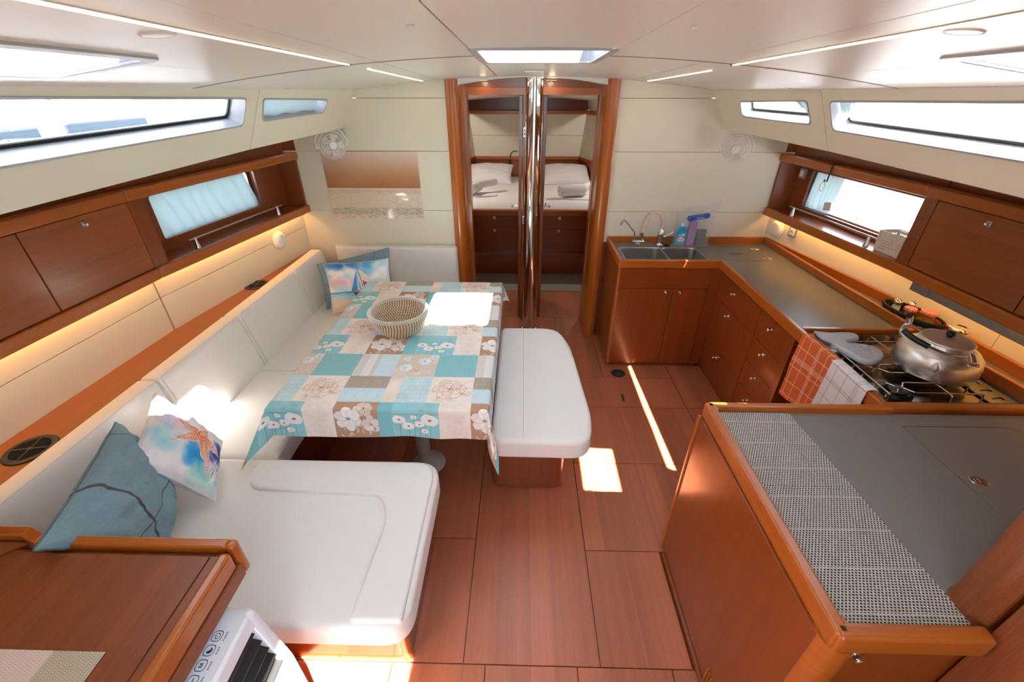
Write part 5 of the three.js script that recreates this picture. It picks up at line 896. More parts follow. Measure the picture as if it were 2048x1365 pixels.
// tea towels hung over the front rail
{
  const check = (ground, line, thick, bands) => tex(canvas(512, 512, (g, w, h) => { g.fillStyle = rgb(ground); g.fillRect(0, 0, w, h); for (let i = 0; i < 9000; i++) { g.fillStyle = rgb(ground, rr(0.8, 1.2), 0.3); g.fillRect(rnd() * w, rnd() * h, rr(1, 8), rr(1, 3)); } g.fillStyle = rgb(line, 1, 0.85); for (const p of bands[0]) g.fillRect(p * w, 0, thick, h); for (const p of bands[1]) g.fillRect(0, p * h, w, thick); for (let i = 0; i < 3000; i++) { g.fillStyle = rgb(ground, rr(0.9, 1.1), 0.4); g.fillRect(rnd() * w, rnd() * h, 3, 2); } }), {});
  function towel(label, z0, z1, y0, y1, map, inn, ph) {
    // path over the rail: inner hang, over the top, outer hang; v runs along it
    const f = (u, v) => { const z = lerp(z0, z1, u), low = lerp(y0, y1, u) + 0.012 * nz(u * 3, ph); const L1 = inn, L2 = 0.045, L3 = 0.922 - low, L = L1 + L2 + L3, s = v * L; let x, y; const w = 0.008 * nz(u * 4 + ph, s * 5, ph);
      if (s < L1) { x = 1.4625; y = 0.922 - (L1 - s); } else if (s < L1 + L2) { const a = (s - L1) / L2 * Math.PI; x = 1.440 + 0.0225 * Math.cos(a); y = 0.922 + 0.006 * Math.sin(a); } else { const d = s - L1 - L2; x = 1.4175 - 0.012 * d - Math.abs(w) * Math.min(1, d * 6); y = 0.922 - d; }
      return [x, y + 0.003, z + w * 0.7]; };
    const uvf = (u, v) => [u * (z1 - z0) / 0.23, v * (0.36) / 0.23];
    return single('tea_towel', sheet(26, 70, f, (u, v) => { const s = v; return s < 0.15 ? [1, 0, 0] : [-0.6, 0.4, 0]; }, 0.0016, uvf), phys({ map, roughness: 0.95, bumpMap: fabricBump, bumpScale: 0.0006, side: THREE.DoubleSide }), label, 'tea towel');
  }
  towel('orange tea towel with white checks hanging over the wooden rail in front of the stove', -1.905, -1.665, 0.545, 0.60, check([206, 98, 46], [236, 210, 196], 7, [[0.12, 0.34, 0.62, 0.655, 0.69, 0.9], [0.1, 0.22, 0.255, 0.29, 0.5, 0.78]]), 0.03, 1.3);
  towel('white tea towel with thin grey checks hanging over the wooden rail beside the orange one', -1.668, -1.435, 0.56, 0.56, check([226, 224, 226], [96, 98, 108], 4, [[0.2, 0.48, 0.74, 0.78, 0.82], [0.12, 0.4, 0.44, 0.7]]), 0.03, 4.1);
}
// condiments in a black wicker basket
{
  const C = [2.112, 0.886, -2.12], t = thing('wicker_basket', 'oval black wicker basket with jars and shakers on the side ledge behind the stove', 'basket', C, 0.22);
  const ax = 0.072, az = 0.155, el = (k, a) => [Math.cos(a) * ax * k, Math.sin(a) * az * k];
  const st = []; for (let i = 0; i < 46; i++) { const a = i / 46 * 6.283, p = el(0.86, a), q = el(1.0, a); st.push(rod([p[0], 0.004, p[1]], [q[0], 0.052, q[1]], 0.0042, 0.0042, 6)); }
  part(t, 'stakes', st, M.black);
  const loop = (k, y, r, wv) => { const pts = []; for (let i = 0; i < 92; i++) { const a = i / 92 * 6.283, p = el(k * (1 + (i % 2 ? wv : -wv)), a); pts.push([p[0], y, p[1]]); } return tube(pts, r, { closed: true, n: 184, rs: 6 }); };
  part(t, 'weave', [0.006, 0.013, 0.02, 0.027, 0.034, 0.041].map((y, i) => loop(0.87 + i * 0.018, y, 0.0036, i % 2 ? 0.03 : -0.03)), M.black);
  part(t, 'rim', [loop(1.0, 0.053, 0.006, 0.015), loop(1.01, 0.061, 0.006, -0.015)], M.black);
  part(t, 'bottom', slab(Array.from({ length: 24 }, (_, i) => el(0.86, i / 24 * 6.283)), 0.0, 0.005), M.black);
  const shaker = (n, l, x, z, fill) => { const s = thing(n, l, 'shaker', [x, 0.8925, z]); part(s, 'glass', lathe([[0, 0], [0.023, 0], [0.024, 0.004], [0.020, 0.065], [0.018, 0.07]], 24), M.jarGlass); part(s, 'contents', lathe([[0, 0.003], [0.021, 0.003], [0.0185, 0.055], [0, 0.056]], 22), fill); part(s, 'cap', lathe([[0.0205, 0.066], [0.021, 0.08], [0.017, 0.092], [0, 0.096]], 24), M.chrome); };
  shaker('salt_shaker', 'glass salt shaker full of white salt, first in the black wicker basket', 2.085, -2.20, std(0xeeeade, 0.9)); shaker('pepper_shaker', 'glass pepper shaker with brown contents behind the salt in the basket', 2.138, -2.165, std(0x8a7a5a, 0.9));
  const ging = tex(canvas(128, 128, (g) => { g.fillStyle = '#c3202a'; g.fillRect(0, 0, 128, 128); g.fillStyle = 'rgba(240,232,224,.5)'; for (let i = 0; i < 6; i++) { g.fillRect(i * 22, 0, 10, 128); g.fillRect(0, i * 22, 128, 10); } }), { size: [0.06, 0.06] });
  const gm = std(0xffffff, 0.75, 0, { map: ging });
  const jar = (l, x, z, r, h, fill) => { const s = thing('jam_jar', l, 'jar', [x, 0.8925, z]); part(s, 'glass', lathe([[0, 0], [r * 0.94, 0], [r, 0.006], [r, h * 0.7], [r * 0.85, h * 0.82], [r * 0.85, h]], 30), M.jarGlass); part(s, 'contents', lathe([[0, 0.003], [r * 0.92, 0.004], [r * 0.92, h * 0.55], [0, h * 0.56]], 26), fill); part(s, 'lid', [boxUV(lathe([[r * 0.95, h - 0.004], [r * 0.97, h + 0.008], [r * 0.9, h + 0.0115], [0, h + 0.0125]], 36))], gm); };
  jar('smaller glass jar with a red and white checked lid in the wicker basket', 2.088, -2.115, 0.03, 0.072, std(0xb08c50, 0.7)); jar('bigger glass jar with a red and white checked lid in the wicker basket', 2.135, -2.055, 0.038, 0.082, std(0x9a6a34, 0.7));
  const g = thing('storage_jar', 'clear glass jar with a round lid half hidden behind the kettle', 'jar', [2.115, 0.886, -1.86]); part(g, 'glass', lathe([[0, 0], [0.042, 0], [0.045, 0.005], [0.045, 0.07], [0.034, 0.085], [0.034, 0.092]], 30), M.jarGlass); part(g, 'lid', lathe([[0.036, 0.09], [0.042, 0.096], [0.042, 0.11], [0.03, 0.112], [0.028, 0.108], [0, 0.108]], 32), M.chrome);
}
// ---------- nook unit with the cold box ----------
{
  const t = thing('coldbox_unit', 'varnished wooden island unit in the foreground with a dark grey worktop', 'cabinet');
  part(t, 'side_panel', bb(0.722, 0.742, 0.0, 0.86, -1.342, -0.545, { g: 'y' }), M.front);
  part(t, 'corner_post', [rod([0.768, 0, -0.548], [0.768, 0.862, -0.548], 0.045, 0.045, 24)], M.trim);
  part(t, 'back_panel', bb(0.74, 1.44, 0.0, 0.862, -1.345, -1.325, { g: 'y' }), M.front);
  part(t, 'edge_strip', bb(0.716, 0.73, 0.0, 0.86, -1.352, -1.338, { g: 'y' }), M.trim);
  part(t, 'aft_panel', bb(0.768, 1.9, 0.0, 0.858, -0.56, -0.535, { g: 'y' }), M.front);
  const lk = latch(t, 0.835, 0.79, -0.533, 1, 0.018);
  part(t, 'skirting', bb(0.708, 0.722, 0.0, 0.02, -1.30, -0.55), M.front);
  part(t, 'vent_slats', [0, 1, 2, 3].map((i) => bb(0.7165, 0.723, 0.02, 0.12, -0.775 + i * 0.016, -0.768 + i * 0.016, { r: 0.001 })), M.trim);
  const surf = [[0.752, -1.325], [2.04, -1.325], [2.06, -0.52], [0.752, -0.52]], lid = [[1.434, -1.258], [1.815, -1.258], [1.905, -1.20], [1.905, -0.72], [1.434, -0.72]];
  part(t, 'worktop', slab(surf, 0.875, 0.899, { g: 'z', holes: [lid], hr: 0.01 }), M.counter);
  const L = part(t, 'lid', slab([[1.4372, -1.2552], [1.8138, -1.2552], [1.902, -1.1985], [1.902, -0.723], [1.4372, -0.723]], 0.879, 0.8993, { rad: 0.01, b: 0.001 }), M.counter);
  const pl = part(L, 'flush_latch', [lathe([[0, 0.0005], [0.007, 0.0005], [0.0075, 0.002], [0.024, 0.0022], [0.027, 0]], 36).scale(1, 1, 0.8).translate(1.488, 0.8993, -0.997)], M.chrome); part(pl, 'catch', [cbox(1.496, 0.9018, -0.997, 0.022, 0.0015, 0.016), cbox(1.478, 0.9017, -0.997, 0.010, 0.001, 0.012)], M.steel);
  part(L, 'hinge', [lathe([[0, 0.003], [0.024, 0.002], [0.026, 0]], 28).translate(1.905, 0.899, -1.165), rod([1.905, 0.903, -1.18], [1.905, 0.903, -1.15], 0.005)], M.chrome);
  part(t, 'rail', bb(0.73, 0.765, 0.858, 0.925, -1.352, -0.515, { r: 0.008, seg: 2 }), M.trim);
  part(t, 'rail', bb(0.735, 1.452, 0.858, 0.925, -1.355, -1.322, { r: 0.008, seg: 2 }), M.trim);
  part(t, 'rail', bb(1.445, 2.07, 0.858, 0.922, -1.375, -1.335, { r: 0.008, seg: 2 }), M.trim);
  part(t, 'rail', bb(0.735, 1.085, 0.858, 0.925, -0.545, -0.505, { r: 0.010, seg: 2 }), M.trim);
  part(t, 'rail_corner', [lathe([[0, 0.862], [0.016, 0.862], [0.0165, 0.916], [0.010, 0.924], [0, 0.924]], 20).translate(0.7475, 0, -1.3385), lathe([[0, 0.862], [0.018, 0.862], [0.0185, 0.914], [0.010, 0.924], [0, 0.924]], 20).translate(0.7525, 0, -0.5255), bb(0.748, 0.772, 0.862, 0.9215, -0.56, -0.53), bb(0.748, 0.772, 0.862, 0.9215, -1.34, -1.31)], M.trim);
  // anti-slip matting
  const lattice = (bg, fg, lo) => canvas(256, 256, (g, w, h) => { g.fillStyle = bg; g.fillRect(0, 0, w, h); for (let j = 0; j < 16; j++) for (let i = 0; i < 16; i++) { const x = i * 16 + (j % 2) * 8, y = j * 16 + 8; if (lo) { const q = rr(0.9, 1.1); g.fillStyle = rgb([214, 206, 196], q); g.beginPath(); g.ellipse(x, y - 8, 4.5, 4, 0, 0, 7); g.fill(); g.fillStyle = rgb([166, 158, 150], q); g.fillRect(x - 1.5, y - 4, 3, 8); } g.fillStyle = fg; for (const d of [0, -256, 256]) { g.beginPath(); g.ellipse(x + 8 + d, y - 8, 6.0, 4.8, 0, 0, 7); g.fill(); } } });
  const mm = tex(lattice('#bab2a8', '#26262b', true), { size: [0.14, 0.115] }), mb = tex(lattice('#fff', '#000', false), { color: false, size: [0.14, 0.115] });
  const mf = (u, v) => { const z = lerp(-1.318, -0.548, v), xr = lerp(1.045, 1.075, v), x = lerp(0.772, xr, u) + 0.003 * nz(v * 8, 2) * u; const fold = (c) => 0.004 * Math.exp(-(((z - c) / 0.007) ** 2)); return [x, 0.9035 + 0.0012 * nz(x * 9, z * 9, 1) + fold(-1.138 - 0.02 * (1 - u)) + fold(-0.958), z]; };
  single('anti_slip_mat', sheet(16, 120, mf, [0, -1, 0], 0.0032, (u, v) => [lerp(0.77, 1.06, u), lerp(-1.318, -0.548, v)]), phys({ map: mm, roughness: 0.85, bumpMap: mb, bumpScale: 0.0018 }), 'strip of beige open-weave anti-slip matting on the dark grey foreground worktop', 'mat');
  const c = structure('trim_1');
  part(c, 'column', slab([[1.075, -0.645, 0.055], [1.9, -0.645], [1.9, -0.54], [1.075, -0.54, 0.055]], 0.8995, 2.06, { g: 'y', cs: 14 }), M.desk);
  part(c, 'column_collar', slab([[1.071, -0.649, 0.058], [1.9, -0.649], [1.9, -0.536], [1.071, -0.536, 0.058]], 0.8995, 0.903, { cs: 14 }), std(0x8a4a3a, 0.5));
  part(c, 'board', bb(1.088, 1.9, 0.0, 2.05, -0.53, -0.44, { g: 'y' }), M.desk);
}

// ---------- chart table, lower left ----------
{
  const t = thing('chart_table', 'varnished wooden chart table with raised edges in the lower left corner', 'desk');
  part(t, 'box', slab([[-1.90, -0.672], [-0.765, -0.672, 0.02], [-0.765, 0.45], [-1.90, 0.45]], 0.852, 0.93, { g: 'z' }), M.desk);
  part(t, 'side_rail', bb(-0.773, -0.745, 0.898, 0.958, -0.66, 0.45, { r: 0.009, seg: 2 }), M.trim);
  part(t, 'side_board', bb(-0.770, -0.744, 0.846, 0.893, -0.672, 0.45, { r: 0.004 }), M.desk);
  part(t, 'corner', [lathe([[0.0, 0.846], [0.014, 0.846], [0.0158, 0.85], [0.0158, 0.95], [0.011, 0.957], [0, 0.957]], 24).translate(-0.7612, 0, -0.6862)], M.trim);
  part(t, 'front_rail', bb(-1.285, -0.77, 0.88, 0.957, -0.702, -0.674, { r: 0.007, seg: 2 }), M.trim);
  const ch = ext([[0, 0], [0.06, 0.022], [0.06, 0.05], [0, 0.03]], 0.075, { b: 0.003 }); ch.rotateX(Math.PI / 2); ch.translate(-1.342, 0.957, -0.725); part(t, 'front_rail_step', ch, M.trim);
  part(t, 'front_rail', bb(-1.90, -1.338, 0.88, 0.957, -0.727, -0.697, { r: 0.007, seg: 2 }), M.trim);
  const lid = part(t, 'lid', slab([[-1.29, -0.655, 0.01], [-0.800, -0.655, 0.004], [-0.800, 0.45], [-1.62, 0.45], [-1.62, -0.40]], 0.93, 0.948, { b: 0.0015, g: 'z' }), M.desk);
  part(t, 'strip', bb(-0.797, -0.774, 0.93, 0.947, -0.655, 0.45, { r: 0.001 }), M.desk);
  part(t, 'tray', slab([[-1.9, -0.69], [-1.32, -0.69], [-1.66, -0.40], [-1.66, 0.45], [-1.9, 0.45]], 0.93, 0.936, { g: 'x' }), M.desk);
  part(t, 'pedestal', bb(-1.88, -1.12, 0.0, 0.852, -0.66, 0.45, { g: 'y' }), M.front);
  const pm = tex(canvas(512, 512, (g, w, h) => { g.fillStyle = '#d6c0b0'; g.fillRect(0, 0, w, h); g.fillStyle = '#b6a690'; g.fillRect(w * 0.72, 0, w * 0.28, h); for (let y = 0; y < h; y += 8) for (let x = 0; x < w; x += 8) { g.fillStyle = x > w * 0.72 ? 'rgba(120,104,84,.5)' : 'rgba(176,140,118,.5)'; g.fillRect(x, y + (x % 16 ? 0 : 4), 4, 3); g.fillStyle = 'rgba(250,240,230,.35)'; g.fillRect(x + 4, y + 2, 3, 4); } }), { clamp: true });
  const q = sheet(6, 6, (u, v) => [lerp(-1.29, -0.885, u), 0.951, lerp(-0.432, -0.13, v)], [0, -1, 0], 0.0018, (u, v) => [u, v]);
  single('placemat', q, phys({ map: pm, roughness: 0.7 }), 'beige woven placemat with a darker border on the chart table', 'placemat');
}
// ---------- portable air cooler ----------
{
  const t = thing('air_cooler', 'white portable air cooler with black louvres beside the chart table', 'air cooler', [-0.792, 0, -0.37]);
  const shell = phys({ color: 0xe9ebf2, roughness: 0.22, clearcoat: 0.5, clearcoatRoughness: 0.1 });
  const H = 0.81, x1 = 0.125, z0 = -0.235, z1 = 0.235;
  // body: profile in (x, y), the upper front leans back; extruded along z with rounded ends
  const s = shapeOf([[-0.16, 0.03, 0.02], [x1 + 0.012, 0.03, 0.03], [x1 + 0.012, 0.56, 0.02], [x1 - 0.03, H, 0.02], [-0.16, H, 0.04]], 0);
  s.holes.push(holeOf([[x1 - 0.04, 0.57], [x1 + 0.04, 0.57], [x1 + 0.04, 0.75], [x1 - 0.04, 0.75]], 0.001));
  const full = shapeOf([[-0.16, 0.03, 0.02], [x1 + 0.012, 0.03, 0.03], [x1 + 0.012, 0.56, 0.02], [x1 - 0.03, H, 0.02], [-0.16, H, 0.04]], 0);
  const endA = ext(full, 0.035, { b: 0.014, bs: 4 }); endA.translate(0, 0, z0); const endB = ext(full, 0.035, { b: 0.014, bs: 4 }); endB.translate(0, 0, z1 - 0.035);
  part(t, 'end_wall', softNormals(endA), shell); part(t, 'end_wall', softNormals(endB), shell);
  const lower = ext([[-0.16, 0.03, 0.02], [x1 + 0.018, 0.03, 0.03], [x1 + 0.018, 0.575], [-0.16, 0.575]], z1 - z0 - 0.06); lower.translate(0, 0, z0 + 0.03); part(t, 'water_tank', lower, shell);
  const back = ext([[-0.16, 0.575], [0.0, 0.575], [0.0, 0.77], [x1 - 0.026, 0.77], [x1 - 0.032, H, 0.012], [-0.16, H, 0.04]], z1 - z0 - 0.06); back.translate(0, 0, z0 + 0.03); part(t, 'top_housing', softNormals(back), shell);
  part(t, 'outlet', bb(0.0, 0.01, 0.578, 0.768, z0 + 0.03, z1 - 0.03), M.black);
  for (let i = 0; i < 5; i++) { const k = i / 4, l = cbox(0, 0, 0, 0.05, 0.008, z1 - z0 - 0.064, { r: 0.003 }); l.rotateZ(-0.5); l.translate(lerp(x1 - 0.05, x1 - 0.015, 1 - k) - 0.006, lerp(0.60, 0.75, k), 0); part(t, 'louvre', l, M.black); }
  const pan = tex(canvas(512, 1024, (g, w, h) => { // across the top from back to front, along the length
    g.fillStyle = '#e8edf6'; g.fillRect(0, 0, w, h); g.fillStyle = '#33415e'; g.strokeStyle = '#33415e'; g.lineWidth = 4; g.textAlign = 'center'; g.font = 'bold 15px sans-serif';
    const names = ['POWER', 'SLEEP', 'MODE', 'DOWN', 'UP'], at = [130, 206, 282, 358, 612];
    names.forEach((n, i) => { const x = 405, y = at[i]; g.beginPath(); g.roundRect(x - 30, y - 28, 60, 56, 20); g.stroke(); g.save(); g.translate(x + 50, y); g.rotate(Math.PI / 2 * -1); g.fillText(n, 0, 8); g.restore(); g.save(); g.translate(x, y); g.rotate(-Math.PI / 2);
      if (i === 0) { g.beginPath(); g.arc(0, 2, 15, -1.0, 4.15); g.stroke(); g.fillRect(-2.5, -18, 5, 16); } if (i === 1) { g.beginPath(); g.arc(0, 0, 17, 0.2, 4.4); g.quadraticCurveTo(-2, 8, 17, 4); g.fill(); } if (i === 2) { g.font = 'bold 30px sans-serif'; g.fillText('M', 0, 11); g.font = 'bold 15px sans-serif'; } if (i === 3) g.fillRect(-14, -3, 28, 6); if (i === 4) { g.fillRect(-14, -3, 28, 6); g.fillRect(-3, -14, 6, 28); } g.restore(); });
    g.font = 'bold 26px sans-serif'; for (const y of [250, 276, 302]) { g.save(); g.translate(290, y); g.rotate(-Math.PI / 2); g.fillText('*', 0, 0); g.restore(); }
  }), { clamp: true });
  const tp = grid(4, 12, (u, v) => [lerp(-0.12, x1 - 0.038, u), H + 0.0012, lerp(z0 + 0.015, z1 - 0.015, v)], (u, v) => [u, 1 - v]); part(t, 'control_panel', sheet(4, 12, (u, v) => [lerp(-0.12, x1 - 0.042, u), H + 0.0015, lerp(z0 + 0.02, z1 - 0.02, v)], [0, -1, 0], 0.002, (u, v) => [u, 1 - v]), phys({ map: pan, roughness: 0.2 }));
  for (const [x, z] of [[-0.12, -0.2], [0.1, -0.2], [-0.12, 0.2], [0.1, 0.2]]) part(t, 'castor', new THREE.SphereGeometry(0.018, 14, 10).translate(x, 0.018, z), M.black);
}
// ---------- round air vents in the settee ledge ----------
for (const [x, z, l] of [[-1.872, -1.16, 'round black air vent in the wooden ledge at the near end of the settee'], [-1.845, -2.74, 'round black air vent in the wooden ledge near the picture wall']]) {
  const t = thing('air_vent', l, 'vent', [x, 0.7975, z], 0.2);
  part(t, 'rim', lathe([[0.062, 0.0005], [0.062, 0.007], [0.078, 0.006], [0.083, 0.0], [0.062, 0.0005]], 40), std(0x2e2822, 0.45));
  part(t, 'bowl', lathe([[0, 0.0012], [0.0625, 0.0012], [0.0625, 0], [0, 0]], 32), std(0x060606, 0.6));
  for (let i = -5; i <= 5; i++) { const L = Math.sqrt(0.06 ** 2 - (i * 0.0105) ** 2); part(t, 'vane', cbox(i * 0.0105, 0.004, 0, 0.0022, 0.005, L * 2, { r: 0.0008, rz: 0.5 }), M.black); }
  part(t, 'cross_bar', [cbox(0, 0.0065, 0, 0.12, 0.003, 0.006), cbox(0, 0.0065, 0, 0.006, 0.003, 0.12), lathe([[0, 0.0095], [0.008, 0.009], [0.009, 0.004]], 16)], std(0x4a4034, 0.4));
}
// ---------- round bulkhead lamps, sockets ----------
function wallThing(P, i, u, y, d, name, label, cat) { const W = along(P, i), t = thing(name, label, cat, W.pos, W.turn); const g = W.o; const n = new THREE.Vector3(u, y, g * d).applyAxisAngle(V3(0, 1, 0), W.turn).add(V3(...W.pos)); t.position.copy(n); if (g > 0) t.rotation.y += Math.PI; return t; } // local +z faces into the cabin
for (const [P, u, y, d, l] of [[PORT, 0.378, 0.993, 0.055, 'round white wall lamp on the cream panel above the settee'], [STBD, 0.133, 1.034, 0.054, 'round white wall lamp above the corner of the galley worktop']]) {
  const t = wallThing(P, 0, u, y, d, 'wall_lamp', l, 'lamp'); if (P === STBD) t.rotation.y += 0.081;
  part(t, 'base', lathe([[0, 0], [0.066, 0], [0.067, 0.012], [0.060, 0.02], [0, 0.02]], 40).rotateX(Math.PI / 2), M.white);
  part(t, 'dome', lathe([[0.060, 0.018], [0.056, 0.030], [0.042, 0.040], [0.02, 0.044], [0, 0.045]], 40).rotateX(Math.PI / 2), std(0xf0ece2, 0.35));
  part(t, 'screw', [rod([-0.045, -0.042, 0.018], [-0.045, -0.042, 0.022], 0.004), rod([0.045, 0.042, 0.018], [0.045, 0.042, 0.022], 0.004)], M.steel);
}
{
  const s = wallThing(STBD, 0, 0.286, 1.056, 0.067, 'wall_socket', 'small white power socket in a grey frame beside the galley wall lamp', 'socket'); s.rotation.y += 0.081;
  part(s, 'frame', ext([[-0.038, -0.038, 0.004], [0.038, -0.038, 0.004], [0.038, 0.038, 0.004], [-0.038, 0.038, 0.004]], 0.008, { b: 0.002 }), M.grey);
  const f = part(s, 'face', cbox(0, 0, 0.009, 0.048, 0.048, 0.006), M.whitePlastic); part(f, 'well', [rod([0, 0, 0.0125], [0, 0, 0.013], 0.016, 0.016, 24)], std(0xd8d4ca, 0.4)); part(f, 'pin', [rod([-0.006, 0, 0.012], [-0.006, 0, 0.0138], 0.0026), rod([0.006, 0, 0.012], [0.006, 0, 0.0138], 0.0026), rod([0, 0.009, 0.012], [0, 0.009, 0.02], 0.0024)], M.darkGrey);
  const q = wallThing(STBD, 0, 0.075, 1.432, 0.158, 'light_switch', 'white rocker switch in a grey frame inside the galley shelf', 'switch');
  part(q, 'frame', ext([[-0.036, -0.036, 0.004], [0.036, -0.036, 0.004], [0.036, 0.036, 0.004], [-0.036, 0.036, 0.004]], 0.008, { b: 0.002 }), M.grey); part(q, 'rocker', cbox(-0.004, 0, 0.010, 0.036, 0.042, 0.008, { ry: 0.1 }), M.whitePlastic);
  // extractor plate under the locker above the stove
  const W = along(STBD, 1), v = thing('extractor_plate', 'long grey metal plate on the edge below the locker above the stove', 'plate', W.pos, W.turn);
  part(v, 'plate', wbox(W, 0.16, 1.1, 1.072, 1.118, -0.004, -0.0005 + 0.004), M.brushed); part(v, 'plate_end', wbox(W, 0.155, 0.26, 1.070, 1.112, -0.0055, -0.004, { r: 0.0005 }), std(0x8a8078, 0.4, 0.4));
}
// ---------- fans ----------
for (const [sgn, P, turn, l] of [[-1, [-1.375, 1.628, -3.36], 0.5, 'white caged fan hanging under the side deck next to the beach picture'], [1, [1.515, 1.608, -3.36], -0.5, 'white caged fan hanging under the side deck at the galley end']]) {
  const t = thing('fan', l, 'fan', P, turn), R = 0.092, wire = 0.0022;
  const T = (r, z) => new THREE.TorusGeometry(r, wire, 6, 48).translate(0, 0, z);
  const cage = part(t, 'cage', [T(R, 0.0), T(R * 0.97, 0.02), T(R * 0.8, 0.034), T(R * 0.6, 0.042), T(R * 0.42, 0.046), T(R, -0.02), T(R * 0.7, -0.035)], M.white);
  const sp = []; for (let i = 0; i < 6; i++) { const a = i * Math.PI / 3 + 0.4; sp.push(tube([[Math.cos(a) * R, Math.sin(a) * R, -0.02], [Math.cos(a) * R * 1.005, Math.sin(a) * R * 1.005, 0.004], [Math.cos(a) * R * 0.8, Math.sin(a) * R * 0.8, 0.034], [Math.cos(a) * R * 0.3, Math.sin(a) * R * 0.3, 0.047]], wire, { n: 20, rs: 6 })); } part(cage, 'spoke', sp, M.white);
  part(t, 'hub', lathe([[0, 0.053], [0.022, 0.052], [0.028, 0.046], [0.028, 0.036], [0, 0.036]], 28).rotateX(Math.PI / 2), M.white);
  part(t, 'motor', lathe([[0, -0.045], [0.03, -0.045], [0.032, 0.0], [0.02, 0.01], [0, 0.01]], 24).rotateX(Math.PI / 2), M.white);
  for (let i = 0; i < 5; i++) { const b = sheet(6, 6, (u, v) => { const r = lerp(0.028, R * 0.82, v), a = (u - 0.5) * 0.85; return [r * Math.cos(a), r * Math.sin(a), 0.012 + (u - 0.5) * 0.016]; }, [0, 0, 1], 0.0015); b.rotateZ(i * 1.2566); part(t, 'blade', b, std(0xe4e2da, 0.5)); }
  part(t, 'yoke', [tube([[-R - 0.012, -0.01, -0.01], [-R - 0.016, 0.035, -0.012], [-R * 0.75, 0.095, -0.015], [-0.02, 0.106, -0.015], [R * 0.7, 0.095, -0.015], [R + 0.014, 0.03, -0.012], [R + 0.01, -0.01, -0.01]], 0.006, { n: 60 }), rod([-R - 0.022, -0.012, -0.01], [-R + 0.006, -0.012, -0.01], 0.013, 0.013, 16)], M.white);
  part(t, 'mount', [rod([0, 0.102, -0.015], [0, 0.118, -0.015], 0.025, 0.03, 20)], M.white);
}
// ---------- beach picture ----------
{
  const c = canvas(1024, 700, (g, w, h) => {
    const q = g.createLinearGradient(0, 0, 0, h * 0.53); q.addColorStop(0, '#dcc8bd'); q.addColorStop(0.25, '#cfae98'); q.addColorStop(0.6, '#bb8a64'); q.addColorStop(1, '#a2653a'); g.fillStyle = q; g.fillRect(0, 0, w, h * 0.53);
    g.fillStyle = '#f0dcc8'; g.fillRect(0, h * 0.525, w, 7); g.fillStyle = '#d8c8b4'; g.fillRect(0, h * 0.535, w, h * 0.47);
    for (let i = 0; i < 9000; i++) { const t = Math.pow(rnd(), 1.2), y = h * (0.54 + t * 0.46); const p = [[150, 90, 56], [226, 214, 196], [238, 232, 220], [120, 104, 80], [86, 110, 92]]; const k = t < 0.14 ? (rnd() < 0.6 ? 0 : 1) : t < 0.62 ? (rnd() < 0.86 ? 1 : rnd() < 0.5 ? 3 : 2) : t < 0.86 ? (rnd() < 0.35 ? 4 : rnd() < 0.5 ? 2 : 3) : rnd() < 0.7 ? 2 : 0; g.fillStyle = rgb(p[k], rr(0.9, 1.1), rr(0.25, 0.7)); g.fillRect(rnd() * w, y, rr(4, 26) * (0.5 + t), rr(1, 3) * (0.6 + t)); }
  });
  const t = thing('picture', 'unframed picture of a calm beige sea under a brown sky on the bulkhead', 'picture', [-1.163, 1.316, -3.4985]);
  part(t, 'panel', cbox(0, 0, 0.006, 0.738, 0.50, 0.012, { r: 0.001 }), M.whitePlastic);
  part(t, 'print', grid(2, 2, (u, v) => [(u - 0.5) * 0.734, (v - 0.5) * 0.496, 0.0124]), phys({ map: tex(c, { clamp: true }), roughness: 0.5, clearcoat: 1, clearcoatRoughness: 0.03 }));
}
// ---------- LED strips in the ceiling ----------
for (const [x0, x1, z0, z1, l, pw2] of [[-0.668, -0.668, -1.925, -0.35, 'long glowing LED strip in the ceiling above the table side', 1], [0.80, 0.772, -1.962, -0.35, 'long glowing LED strip in the ceiling above the galley side', 1], [-0.69, -0.672, -3.4, -2.19, 'short LED strip in the ceiling in front of the picture wall', 0.7], [0.838, 0.828, -3.4, -2.27, 'short LED strip in the ceiling in front of the sink', 0.7]]) {
  const t = thing('led_strip', l, 'light'), y = (z, x) => ceilY(x, z);
  const n = 12, bar = (w, dy0, dy1) => { const g = new THREE.BoxGeometry(w, dy1 - dy0, 1, 1, 1, n), p = g.attributes.position; for (let i = 0; i < p.count; i++) { const v = p.getZ(i) + 0.5, z = lerp(z0, z1, v), xm = lerp(x0, x1, v); p.setXYZ(i, xm + p.getX(i), y(z, xm) + (dy0 + dy1) / 2 + p.getY(i), z); } return boxUV(g); };
  part(t, 'profile', [bar(0.022, -0.001, 0.008)], M.alu); part(t, 'diffuser', bar(0.014, -0.003, 0.0), M.led);
  part(t, 'end_cap', cbox(x0, y(z0, x0) - 0.001, z0 - 0.006, 0.02, 0.006, 0.012), M.darkGrey);
  const L = z1 - z0, r = new THREE.RectAreaLight(0xffdfb0, 5 * pw2, 0.014, L); r.position.set((x0 + x1) / 2, y((z0 + z1) / 2, (x0 + x1) / 2) - 0.006, (z0 + z1) / 2); r.rotation.x = -Math.PI / 2; scene.add(r);
}
